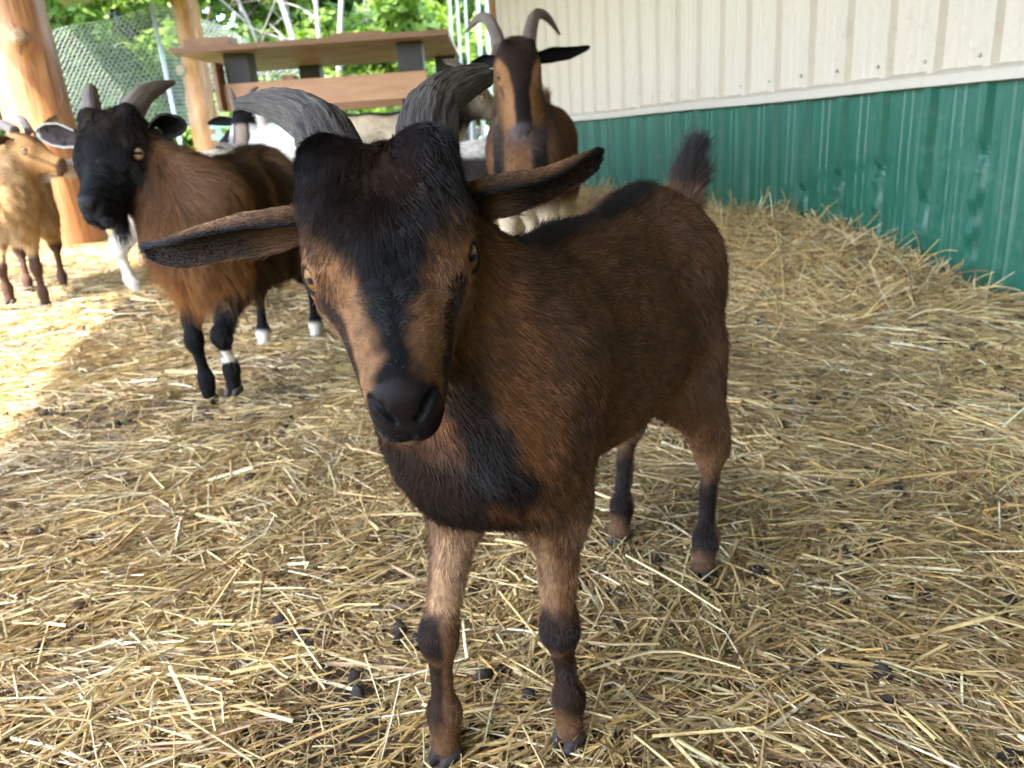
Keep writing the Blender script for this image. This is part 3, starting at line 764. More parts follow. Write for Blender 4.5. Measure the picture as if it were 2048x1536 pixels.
def box(name, lo, hi, mat, parent=None, bev=.004, M=None):
    lo = np.array(lo, float); hi = np.array(hi, float); b = min(bev, (hi - lo).min() * .3)
    import bmesh
    bm = bmesh.new(); bmesh.ops.create_cube(bm, size=1)
    for v in bm.verts: v.co = Vector(((lo + hi) / 2 + np.array(v.co) * (hi - lo)).tolist())
    if b > 0: bmesh.ops.bevel(bm, geom=bm.edges[:], offset=b, segments=2, affect='EDGES', profile=.6)
    me = bpy.data.meshes.new(name); bm.to_mesh(me); bm.free(); me.materials.append(mat)
    if M is not None: me.transform(M)
    return link(bpy.data.objects.new(name, me), parent)

tag(box('rear_light_screen', (-2.05, -5.16, -.2), (2.2, -5.03, ROOF_Z + .38), wood('rear_screen_boards', (.22, .15, .09), (.36, .26, .16)), None, 0), kind='structure')  # unseen boarding added behind the camera so daylight from the open side dominates
# ------------------------------------------------------------------ metal clad wall
def sheet_mat(name, c0, c1, dirt, gloss, streak):
    t = NT(name); v = t.coord(); n = t.noise(t.coord(scale=(1, 26, .8)), 2.0, 5, .6); n2 = t.noise(v, 2.2, 4); n3 = t.noise(v, 34, 5, .7)
    sx = t.node('ShaderNodeSeparateXYZ', Vector=v)
    low = t.math('MULTIPLY', t.ramp(n3, [(.5, (0, 0, 0)), (.72, (1, 1, 1))]), t.ramp(n2, [(.35, (0, 0, 0)), (.8, (1, 1, 1))]))
    c = t.mix(n, c0, c1); c = t.mix(t.math('MULTIPLY', t.ramp(n, [(.55, (0, 0, 0)), (.8, (1, 1, 1))]), streak), c, dirt); c = t.mix(t.math('MULTIPLY', low, .55), c, dirt)
    sp = t.noise(v, 150, 2, .5); c = t.mix(t.math('MULTIPLY', t.ramp(sp, [(.70, (0, 0, 0)), (.76, (1, 1, 1))]), .6), c, tuple(x * .4 for x in dirt))
    t.set(Base__Color=c, Roughness=t.math('ADD', t.math('MULTIPLY', n3, .25), gloss)).bump(t.math('ADD', t.math('MULTIPLY', n2, 1.0), t.math('MULTIPLY', n, .25)), .35, .012)
    return t.m
MAT['green_sheet'] = sheet_mat('green_painted_steel', (.0038, .062, .035), (.0078, .092, .055), (.14, .19, .14), .34, .5)
MAT['cream_sheet'] = sheet_mat('cream_painted_steel', (.40, .335, .258), (.47, .40, .318), (.27, .19, .125), .45, .45)
MAT['cream_trim'] = sheet_mat('cream_trim_steel', (.41, .35, .28), (.47, .41, .335), (.31, .24, .17), .42, .2)
MAT['screw'] = simple('grey_screw', (.35, .32, .28), .45)
WX = 2.0; TRIM_Z = .625; PIT = .195; PW = .78; SEAM = 1.987
wall = tag(empty('barn_wall', (WX, 3.0, 0)), 'metal clad barn wall, cream ribbed sheets above a dented green skirt', 'wall')
DENTS = {1.79: [(.40, .035)], 1.987: [(.255, .04), (.06, .05)], 2.19: [(.352, .02), (.19, .028)], 2.37: [(.318, .022), (.212, .03), (.13, .02)], 2.57: [(.262, .02), (.162, .025)], 3.1: [(.20, .03)], 3.5: [(.25, .03), (.15, .02)], 4.3: [(.22, .03)], 1.4: [(.3, .03)], 4.9: [(.2, .04)]}
def panel(name, y0, y1, z0, z1, mat, nz, dent, lap):
    """one ribbed sheet, its outer face looking to -x; ribs at SEAM + k*PIT"""
    prof = []                                        # (y, height)
    k0 = math.floor((y0 - SEAM) / PIT) - 1
    for k in range(k0, k0 + int((y1 - y0) / PIT) + 4):
        c = SEAM + k * PIT
        for dy, h in ((-.024, 0), (-.013, .021), (.012, .021), (.022, 0), (.072, 0), (.076, .0032), (.082, .0032), (.086, 0), (.108, 0), (.112, .0032), (.118, .0032), (.122, 0)):
            prof.append((c + dy, h, c))
    prof = [q for q in prof if y0 - .0241 <= q[0] <= y1 + .0241]
    zs = np.linspace(z0, z1, nz); V = []
    for z in zs:
        for (y, h, c) in prof:
            f = 1.0; push = 0
            if dent:
                for dk, lst in DENTS.items():
                    if abs(dk - c) < .06:
                        zt = max(q[0] for q in lst)
                        for (zd, r) in lst:
                            e = math.exp(-((z - zd) / r) ** 2); f = min(f, 1 - .95 * e)
                        if z < zt: f *= .72 + .28 * math.sin(z * 60 + c * 9)
                    e = sum(math.exp(-((z - zd) / (r * 1.6)) ** 2) for zd, r in lst) * math.exp(-((y - dk) / .06) ** 2); push += .006 * min(e, 1)
            wv = .003 * math.sin(y * 5.1 + z * 2.2) + (.004 * math.sin(y * 3.3 + z * 6) * max(0, 1 - z / .5) if dent else 0)
            V.append((-(h * f) + push + wv - lap, y - 3.0, z))
    m_ = len(prof); F = []
    for i in range(nz - 1):
        for j in range(m_ - 1): F.append((i * m_ + j, (i + 1) * m_ + j, (i + 1) * m_ + j + 1, i * m_ + j + 1))
    return mesh_np(name, V, F, mat, wall)
screw_me = None
k = -9; idx = 0
while True:
    y0 = SEAM + k * PW; y1 = min(y0 + PW, 6.42); k += 1
    if y0 > 6.4: break
    lp = .0015 * (idx % 2); idx += 1
    lowp = panel('green_panel', y0, y1, -.12, TRIM_Z - .01, MAT['green_sheet'], 60 if 1 < y1 < 4.5 else 24, True, lp)
    upp = panel('cream_panel', y0, y1, TRIM_Z, ROOF_Z + .58, MAT['cream_sheet'], 6, False, lp)
    for r, zz in enumerate((TRIM_Z + .055, 1.45)):
        yy = y0 + .03
        while yy < y1 - .02:
            if screw_me is None:
                so = box('screw', (-.006, -.0055, -.0055), (.002, .0055, .0055), MAT['screw'], upp, .003); screw_me = so.data
            else: so = link(bpy.data.objects.new('screw', screw_me), upp)
            so.location = (-.005 - lp, yy - 3.0 + .012, zz + .006 * math.sin(yy * 37)); yy += PIT
tr = [(-.004, TRIM_Z - .028), (-.042, TRIM_Z - .024), (-.044, TRIM_Z + .004), (-.036, TRIM_Z + .010), (-.003, TRIM_Z + .022)]
V = []; F = []
ysq = np.linspace(-5.03, 6.44, 30)
for y in ysq: V += [(a, y - 3.0, b + .002 * math.sin(y * 4)) for a, b in tr]
for i in range(len(ysq) - 1): F += [(i * 5 + j, i * 5 + j + 1, (i + 1) * 5 + j + 1, (i + 1) * 5 + j) for j in range(4)]
mesh_np('trim_strip', V, F, MAT['cream_trim'], wall)
box('wall_frame', (.022, -8.03, -.15), (.16, 3.42, ROOF_Z + .6), wood('rough_sawn_framing', (.16, .10, .055), (.30, .20, .12)), wall, 0)
box('corner_trim', (-.05, 3.425, -.1), (.17, 3.47, ROOF_Z + .55), wood('corner_wood', (.30, .16, .07), (.42, .25, .12)), wall, .006)

# ------------------------------------------------------------------ peeled log posts
def log_material(name):
    t = NT(name); v = t.coord(scale=(5, 5, .6)); n = t.noise(v, 4, 7, .62, .8); n2 = t.noise(t.coord(), 2.4, 4); n3 = t.noise(t.coord(scale=(30, 30, 2)), 2, 4)
    cr = t.ramp(t.noise(t.coord(scale=(16, 16, .7)), 2.2, 3, .5, .4), [(.60, (0, 0, 0)), (.64, (1, 1, 1))]); c = t.ramp(n, [(.25, (.20, .07, .022)), (.5, (.42, .18, .06)), (.75, (.60, .32, .13))]); c = t.mix(t.math('MULTIPLY', cr, .75), c, (.09, .04, .02))
    c = t.mix(t.math('MULTIPLY', t.ramp(n2, [(.45, (0, 0, 0)), (.65, (1, 1, 1))]), .55), c, (.30, .12, .05))
    t.set(Base__Color=c, Roughness=.5, Coat__Weight=.08, Coat__Roughness=.2).bump(t.math('ADD', n, t.math('MULTIPLY', n3, .5)), .45, .012); return t.m
MAT['log'] = log_material('varnished_peeled_log'); MAT['knot'] = wood('knot_end', (.22, .12, .06), (.45, .30, .17), (1, 1, 1), .6, 30)
def log_post(loc, r0, seed, label, knots):
    root = tag(empty('log_post', loc), label, 'post', 'peeled log posts under the eave')
    n = 60; zz = np.linspace(-.15, 2.75, n); path = np.stack([.012 * np.sin(zz * 2 + seed), .012 * np.cos(zz * 1.7 + seed), zz], 1)
    def ex(t, th): return 1 + .025 * np.sin(2 * th + seed + 3 * t) + .018 * np.sin(5 * th + 9 * t) + .012 * np.sin(t * 31 + 2 * th)
    rad = r0 * (1.05 - .06 * zz + .03 * np.sin(zz * 4 + seed))
    V, F = sweep(path, rad, 48, ex)
    for (ang, z, rr, amp) in knots:
        c = np.array([math.cos(ang) * r0, math.sin(ang) * r0, z]); d = np.linalg.norm(V - c, axis=1)
        V = V + np.array([math.cos(ang), math.sin(ang), 0])[None] * (amp * np.exp(-(d / rr) ** 2))[:, None]
    mesh_np('trunk', V, F, MAT['log'], root, True)
    for (ang, z, rr, amp) in knots:
        if amp < .03: continue
        d = np.array([math.cos(ang), math.sin(ang), .35]); c = np.array([math.cos(ang) * r0, math.sin(ang) * r0, z])
        kv, kf = sweep(np.array([c, c + d * amp * .6, c + d * (amp + .018), c + d * (amp + .02)]), [rr * .75, rr * .7, rr * .55, rr * .3], 18)
        mesh_np('knot', kv, kf, MAT['knot'], root, True)
    return root
lp1 = pix(135, 470, 5.05); lp2 = pix(404, 215, 11.3)
log_post((lp1[0], lp1[1], 0), .198, 1.0, 'thick orange peeled log post with a cut knot, behind the tan goat', [(-1.35, 1.27, .065, .045), (-2.2, .5, .05, .012), (-1.0, .75, .06, .012), (-2.6, 1.0, .06, .015)])
log_post((lp2[0], lp2[1], 0), .20, 3.0, 'orange peeled log post standing behind the plywood platform', [(-2.5, 1.72, .12, .05), (-.6, .75, .1, .05), (-1.2, 1.2, .07, .012)])

# ------------------------------------------------------------------ plywood platform
MAT['ply'] = wood('plywood_underside', (.44, .23, .11), (.62, .37, .19), (1.2, 9, 1), .5, 2.5, (.34, .16, .075))
MAT['ply_edge'] = wood('plywood_edge', (.12, .06, .035), (.30, .16, .085), (1, 1, 30), .7)
MAT['rail'] = wood('pale_pine_board', (.36, .17, .085), (.50, .27, .145), (1, 9, 9), .6, 2.5)
MAT['dark_post'] = wood('dark_stained_post', (.010, .0085, .008), (.028, .023, .021), (9, 9, 1), .6, 3)
MAT['block'] = wood('block_wood', (.20, .095, .05), (.34, .18, .09), (3, 3, 3), .65, 4)
e1 = pix(1000, 266, 1) - np.array([0, 0, CAM_H]); e1[2] = 0; e1 = nrm(e1); e2 = np.array([e1[1], -e1[0], 0])
NL = pix(340, 104, 5.55); NR_dir = pix(897, 84, 1) - np.array([0, 0, CAM_H])
# width so that the near right corner falls on its ray (solve in plan)
A_ = np.array([[e2[0], -NR_dir[0]], [e2[1], -NR_dir[1]]]); sol = np.linalg.solve(A_, -NL[:2]); PWID = sol[0]
PDEP = 1.75; zt = NL[2]
Mp = Matrix(((e2[0], e1[0], 0, 0), (e2[1], e1[1], 0, 0), (0, 0, 1, 0), (0, 0, 0, 1)))
plat = empty('wooden_platform', (NL[0], NL[1], 0), math.atan2(e2[1], e2[0]))
tag(plat, 'goat climbing platform of plywood on dark posts with a pale rail', 'platform')
box('plywood_top', (0, .012, zt - .012), (PWID, PDEP, zt + .02), MAT['ply'], plat, .002)
box('edge_strip', (-.004, -.006, zt - .016), (PWID + .004, .011, zt + .024), MAT['ply_edge'], plat, .003)
box('loose_board', (.08, .05, zt + .021), (.42, .25, zt + .085), MAT['block'], plat, .006)
box('loose_board', (PWID * .57, .10, zt + .021), (PWID * .76, .35, zt + .06), MAT['block'], plat, .006)
ps = .19
for (x, y) in ((.29, .25), (PWID - .41, .25), (.55, PDEP - .25), (PWID - .22, PDEP - .25)): box('post', (x, y, -.1), (x + ps, y + ps, zt - .0125), MAT['dark_post'], plat, .008)
zr = zt - .315
box('rail_board', (.27, .205, zr - .10), (PWID - .2, .2475, zr + .09), MAT['rail'], plat, .006)
box('rail_board', (.50, PDEP - .3, zr - .10), (PWID - .03, PDEP - .255, zr + .09), MAT['rail'], plat, .006)
box('cross_block', (.235, .12, zr - .1), (.268, .3, zr + .24), MAT['block'], plat, .006)
box('cross_block', (.70, .26, zr + .02), (.80, .42, zr + .13), MAT['block'], plat, .006)
# ------------------------------------------------------------------ netting, bars, clutter beyond the pen
t = NT('netting_wire'); t.set(Base__Color=(.34, .36, .33, 1), Roughness=.6); MAT['wire'] = t.m
t = NT('galvanised_tube'); n = t.noise(t.coord(), 40, 3); t.set(Base__Color=t.mix(n, (.42, .44, .47), (.62, .65, .68)), Metallic=.6, Roughness=.4); MAT['tube'] = t.m
net = tag(empty('netting_fence', (-1.2, 9, 0)), 'sagging hexagonal wire netting fence beside the leaning metal pole', 'fence')
no = np.array([-1.2, 9, 0])
def net_panel(tops, bots, cell, rad):
    """tops/bots: matching 3D points along the fence; zigzag wires between them form hexagon-like cells"""
    T = bez(tops, 400); Bm = bez(bots, 400); Lh = np.linalg.norm(np.diff(Bm, axis=0), axis=1).sum(); H_ = np.linalg.norm(T - Bm, axis=1).max()
    nx = int(Lh / cell); nr = int(H_ / (cell * .86)); rows = []
    u = np.linspace(0, 1, nx * 4 + 1); q = np.arange(nx * 4 + 1)
    tri = np.array([-.5, -.5, .5, .5])[(q + 0) % 4]
    for r in range(nr + 1):
        sg = 1 if r % 2 else -1
        v = np.clip((r + .5 * sg * tri * .98) / nr, 0, 1)
        i = (u * 399).astype(int).clip(0, 399)
        jit = .012 * np.sin(u * 40 + r * .7)
        rows.append(Bm[i] + (T[i] - Bm[i]) * v[:, None] + np.array([0, 1, 0])[None] * jit[:, None])
    pts = np.array(rows) - no
    return curves_np('wire_net', pts, np.full(len(pts), rad), MAT['wire'], net, None, np.ones(pts.shape[1]))
net_panel([pix(70, 70, 8.6), pix(150, 50, 9.0), pix(230, 36, 9.4), pix(305, 14, 9.8), pix(350, 14, 10.2)], [pix(130, 265, 8.6), pix(200, 262, 9.0), pix(270, 258, 9.4), pix(350, 254, 9.8), pix(390, 252, 10.2)], .062, .0042)
net_panel([pix(392, 36, 11.9), pix(450, 55, 12.2), pix(505, 88, 12.4), pix(560, 108, 12.6), pix(640, 140, 12.8)], [pix(400, 250, 11.9), pix(450, 248, 12.2), pix(505, 246, 12.4), pix(560, 244, 12.6), pix(640, 242, 12.8)], .066, .0045)
pv, pf = sweep(np.array([pix(302, 8, 9.7), pix(325, 115, 9.68), pix(352, 245, 9.66), pix(380, 380, 9.64)]) - no, [.026] * 4, 12); mesh_np('pole', pv, pf, MAT['tube'], net, True)
# hanging white strips in the far opening
t = NT('milky_plastic'); t.set(Base__Color=(.75, .76, .78, 1), Roughness=.25, Transmission__Weight=.0, Specular__IOR__Level=.6); MAT['plastic'] = t.m
gate = tag(empty('bar_gate', (1.9, 7.6, 0)), 'row of slim white upright bars closing the gap by the cream wall', 'gate'); go = np.array([1.9, 7.6, 0])
for (x0, x1, yb, zc, r) in ((897, 905, 110, 7.6, .018), (912, 922, 130, 7.5, .014), (930, 944, 300, 7.2, .014), (955, 968, 282, 6.9, .02), (972, 986, 282, 6.9, .017)):
    a = pix(x0 - 3, -60, zc); b = pix(x1, yb, zc); b = a + (b - a) * 1.0
    pv, pf = sweep(np.array([a, lerp(a, b, .5), b]) - go, [r] * 3, 10); mesh_np('bar', pv, pf, MAT['plastic'], gate, True)
a = pix(890, -60, 7.4); b = pix(990, -64, 6.9); pv, pf = sweep(np.array([a, lerp(a, b, .5), b]) - go, [.03] * 3, 10); mesh_np('top_rail', pv, pf, MAT['tube'], gate, True)
# weathered picket fence behind
MAT['grey_wood'] = wood('weathered_picket', (.10, .075, .06), (.22, .17, .14), (12, 12, 1), .8, 2.5)
pick = tag(empty('picket_fence', (2.2, 8.6, 0)), 'low weathered brown picket fence behind the white bars', 'fence')
for i in range(14):
    x = -1.7 + i * .135; h_ = .78 + .04 * math.sin(i * 2.1)
    box('picket', (x, -.012, -.1), (x + .10, .012, h_), MAT['grey_wood'], pick, .006)
for z in (.25, .6): box('rail', (-1.75, .0125, z - .04), (.25, .05, z + .04), MAT['grey_wood'], pick, .006)
# green slatted bench beyond the platform
MAT['green_paint'] = simple('pale_green_paint', (.30, .52, .36), .5)
bn = pix(555, 262, 8.8); bench = tag(empty('garden_bench', (bn[0], bn[1], 0), -.25), 'pale green slatted bench seen under the platform rail', 'bench')
bz = bn[2]
for i, z in enumerate((-.02, .10)): box('slat', (-.75, .0, bz + z - .03), (.75, .025, bz + z + .03), MAT['green_paint'], bench, .006)
for i in range(3): box('slat', (-.75, -.42 + .13 * i, bz - .24), (.75, -.31 + .13 * i, bz - .215), MAT['green_paint'], bench, .006)
for x in (-.7, .64): box('leg', (x, -.42, -.1), (x + .06, .026, bz - .241), MAT['green_paint'], bench, .006); box('back_post', (x, .026, -.1), (x + .06, .07, bz + .16), MAT['green_paint'], bench, .006)

# ------------------------------------------------------------------ trees beyond the pen
def leaf_material(name, a, b):
    t = NT(name); at = t.node('ShaderNodeAttribute', _attribute_name='col')
    c = t.mix(at.outputs['Fac'], a, b)
    tr = t.n.new('ShaderNodeBsdfTranslucent'); t.l.new(t.mix(1.0, c, (1.3, 1.5, .6), 'MULTIPLY'), tr.inputs[0]); t.set(Base__Color=c, Roughness=.5)
    mx = t.n.new('ShaderNodeMixShader'); mx.inputs[0].default_value = .38; t.l.new(t.b.outputs[0], mx.inputs[1]); t.l.new(tr.outputs[0], mx.inputs[2]); t.l.new(mx.outputs[0], t.out.inputs['Surface'])
    return t.m
LEAF = [leaf_material('bright_leaves', (.10, .175, .022), (.20, .29, .05)), leaf_material('mid_leaves', (.07, .135, .02), (.145, .23, .04)), leaf_material('deep_leaves', (.035, .08, .016), (.08, .14, .028))]
MAT['bark'] = wood('tree_bark', (.07, .055, .045), (.17, .14, .115), (5, 5, 1), .9, 4); MAT['pale_bark'] = wood('pale_bark', (.15, .13, .115), (.30, .27, .245), (5, 5, 1), .8, 4)
def tree(name, x, y, hgt, rad, n, leaf, mat, label, seed, low=.12, bark='bark', group='trees beyond the pen', trunk_r=.09):
    rg = np.random.default_rng(seed); z0 = float(lawn_z(np.array([x]), np.array([y]))[0])
    root = tag(empty(name, (x, y, z0 - .05)), label, 'tree' if hgt > 2.2 else 'bush', group)
    tips = []; Vs = []; Fs = []; off = 0
    def limb(p0, p1, r0, r1):
        nonlocal off
        mid = lerp(p0, p1, .5) + rg.normal(size=3) * .06 * np.linalg.norm(p1 - p0); v, f = sweep(bez([p0, mid, p1], 7), np.linspace(r0, r1, 7), 8); Vs.append(v); Fs.append(f + off); off += len(v)
    top = np.array([rg.normal() * .15, rg.normal() * .15, hgt * .78]); limb(np.zeros(3), top, trunk_r, trunk_r * .35)
    nl = 11
    for i in range(nl):
        b = top * rg.uniform(.15, .95); a = i * 2.4 + rg.normal() * .3; e = np.array([math.cos(a), math.sin(a), rg.uniform(.15, .9)]); L = rad * rg.uniform(.6, 1.0)
        q = b + e * L; q[2] = min(q[2], hgt); limb(b, q, trunk_r * .4, trunk_r * .1); tips += [q, lerp(b, q, .65)]
    tips.append(top); tips = np.array(tips)
    extra = np.stack([rg.normal(size=14) * rad * .5, rg.normal(size=14) * rad * .5, rg.uniform(low, .95, 14) * hgt], 1); tips = np.concatenate([tips, extra])
    mesh_np('trunk', np.concatenate(Vs), np.concatenate(Fs), MAT[bark], root, True)
    if n:
        ci = rg.integers(0, len(tips), n); cs = rg.uniform(.25, .55, len(tips)) * rad * .75
        d = nrm(rg.normal(size=(n, 3))) * (rg.random((n, 1)) ** .45) * cs[ci][:, None] * np.array([1, 1, .75]); c = tips[ci] + d; c[:, 2] = np.maximum(c[:, 2], .05 + .1 * rg.random(n))
        nn = nrm(d * .7 + np.array([0, 0, .35]) + rg.normal(size=(n, 3)) * .35); ax = nrm(np.cross(nn, rg.normal(size=(n, 3)))); bx = np.cross(nn, ax)
        s = leaf * rg.uniform(.6, 1.25, (n, 1))
        V = np.stack([c - ax * s, c - bx * s * .42 + nn * s * .1, c + ax * s, c + bx * s * .42 + nn * s * .1], 1).reshape(-1, 3); F = np.arange(4 * n).reshape(n, 4)
        cc = np.clip(.5 + .28 * vnoise(c, 1.1, seed) + .22 * rg.normal(size=n), 0, 1).repeat(4)
        mesh_np('crown', V, F, mat, root, False, np.stack([cc] * 3, 1))
    return root
spots_far = [(-12, 27, 10, 4.5), (-6, 29, 10, 4.5), (-1, 28, 10, 4.2), (4, 29, 10, 4.5), (9, 27, 10, 4.5), (14, 26, 10, 4.5), (-17, 24, 9, 4.2)]
kinds = ['bright green leafy tree', 'dense mid green tree', 'deep green shady tree']
spots = [(-7.2, 13.2, 4.6, 2.0, 13000, .13, 1, 'at the far end of the netting, beyond the thick log'), (-5.0, 17.5, 6.5, 2.6, 13000, 0.16, 0, 'rising behind the netting and the leaning pole'), (-3.1, 14.6, 3.4, 1.7, 13000, 0.12, 0, 'low behind the wire netting'),
         (-2.2, 20.5, 7.0, 2.8, 13000, 0.17, 2, 'far behind the log posts'), (-.4, 17.0, 5.2, 2.1, 13000, 0.14, 0, 'above the left end of the plywood platform'), (1.0, 22.5, 7.5, 2.9, 13000, 0.18, 2, 'in the gap behind the bare pale branches'),
         (3.3, 16.2, 3.0, 1.7, 13000, 0.12, 0, 'low, its top just over the plywood platform'), (4.3, 20.0, 6.4, 2.6, 13000, 0.16, 1, 'above the right end of the platform'), (4.9, 15.2, 5.0, 1.8, 13000, .13, 0, 'seen through the white bars'), (7.4, 18.5, 6.5, 2.7, 13000, 0.16, 1, 'behind the end of the cream wall'),
         (-9.5, 19.0, 7.0, 3.0, 8000, .14, 2, 'far out beyond the open side of the pen'), (.6, 14.3, 1.5, 1.2, 7000, .07, 0, 'bush showing under the platform rail'), (2.4, 14.0, 1.6, 1.3, 7000, .07, 0, 'bush glimpsed between the kid goat horns'), (-1.3, 14.8, 1.4, 1.1, 7000, .07, 1, 'bush at the foot of the second log post')]
for i, (x, y, h_, r_, n, lf, k, wh) in enumerate(spots):
    lab = (kinds[k] + ' ' + wh) if h_ > 2.2 else ('bright leafy ' + wh if k == 0 else 'mid green leafy ' + wh)
    tree('leafy_tree' if h_ > 2.2 else 'leafy_bush', x, y, h_, r_, n, lf, LEAF[k], lab, 20 + i)
far_lab = ['leftmost in the far row', 'second from left in the far row', 'third from left in the far row', 'fourth from left in the far row', 'fifth from left in the far row', 'rightmost in the far row, behind the barn wall', 'far out on the open side']
for i, (x, y, h_, r_) in enumerate(spots_far): tree('leafy_tree', x, y, h_, r_, 15000, .24, LEAF[1 + i % 2], 'tall background tree ' + far_lab[i], 60 + i, .06, trunk_r=.2)
# bare pale stems among them
def bare_tree(x, y, seed, label, stems):
    rg = np.random.default_rng(seed); z0 = float(lawn_z(np.array([x]), np.array([y]))[0]); root = tag(empty('bare_tree', (x, y, z0 - .05)), label, 'tree', 'bare pale trees')
    for (dx, dz, lean, r) in stems:
        p = bez([(dx, 0, 0), (dx + lean * .3, .1, dz * .4), (dx + lean * .7 + rg.normal() * .1, .1, dz * .75), (dx + lean, 0, dz)], 24); v, f = sweep(p, np.linspace(r, r * .35, 24), 10); st = mesh_np('stem', v, f, MAT['pale_bark'], root, True)
        for k in range(6):
            b = p[rg.integers(9, 23)]; e = np.array([rg.normal(), rg.normal() * .5, rg.uniform(.3, 1.2)]); q = b + nrm(e) * rg.uniform(.5, 1.1); v, f = sweep(bez([b, lerp(b, q, .5) + rg.normal(size=3) * .08, q], 8), np.linspace(r * .35, r * .08, 8), 6); mesh_np('branch', v, f, MAT['pale_bark'], st, True)
q = pix(640, 250, 13.4); bare_tree(q[0], q[1], 5, 'bare pale tree of several slim trunks forking above the platform', [(0, 4.6, -.5, .075), (.12, 4.4, .15, .06), (.2, 4.6, .85, .07), (-.5, 3.2, -.6, .045)])
q = pix(560, 250, 15.0); bare_tree(q[0], q[1], 8, 'thin bare grey tree left of the forking pale trunks', [(0, 4.2, -.3, .05), (.15, 3.6, .3, .04)])
q = pix(230, 200, 15.5); bare_tree(q[0], q[1], 9, 'bare pale branches over the netting beside the thick log', [(0, 4.6, -.25, .05), (.1, 4.2, .4, .04)])
q = pix(790, 250, 16.0); bare_tree(q[0], q[1], 10, 'leafless grey twiggy tree over the middle of the platform', [(0, 3.8, -.3, .045), (.1, 3.5, .4, .04), (-.3, 3.0, -.5, .035)])
# ------------------------------------------------------------------ loose straw over the floor
t = NT('straw_stalk'); at = t.node('ShaderNodeAttribute', _attribute_name='col'); n = t.noise(t.coord(), 180, 3)
c = t.mix(1.0, at.outputs['Color'], t.ramp(n, [(.3, (.72, .70, .66)), (.7, (1.15, 1.15, 1.15))]), 'MULTIPLY')
t.set(Base__Color=c, Roughness=.42, Specular__IOR__Level=.35); MAT['straw'] = t.m
STRAW_COL = np.array([(.64, .475, .215), (.57, .395, .165), (.46, .305, .13), (.30, .185, .09), (.76, .65, .41), (.47, .395, .18), (.58, .365, .11), (.14, .088, .05)])
def straw_mesh(name, pts, r, col, rg):
    """creased stalks: an open V section swept along a polyline, sharp where it kinks"""
    n, K, _ = pts.shape
    T = np.gradient(pts, axis=1); T = nrm(T); roll = rg.uniform(-1.2, 1.2, n)
    up = np.array([0, 0, 1.]); S = nrm(np.cross(T, up)); U = np.cross(S, T)
    cr, sr = np.cos(roll)[:, None, None], np.sin(roll)[:, None, None]
    S, U = S * cr + U * sr, U * cr - S * sr
    w = (r * rg.uniform(.8, 1.5, n))[:, None, None]; h = (r * rg.uniform(.35, .9, n))[:, None, None]
    ring = np.stack([pts - S * w - U * h * .5, pts + U * h, pts + S * w - U * h * .5], 2)      # n,K,3,3
    V = ring.reshape(-1, 3); b = np.arange(n)[:, None, None] * K * 3 + np.arange(K - 1)[None, :, None] * 3 + np.arange(2)[None, None]
    F = np.stack([b, b + 1, b + 4, b + 3], -1).reshape(-1, 4)
    cc = np.repeat(col, K * 3, 0) * rg.uniform(.92, 1.08, (n * K * 3, 1))
    return mesh_np(name, V, F, MAT['straw'], None, False, cc)
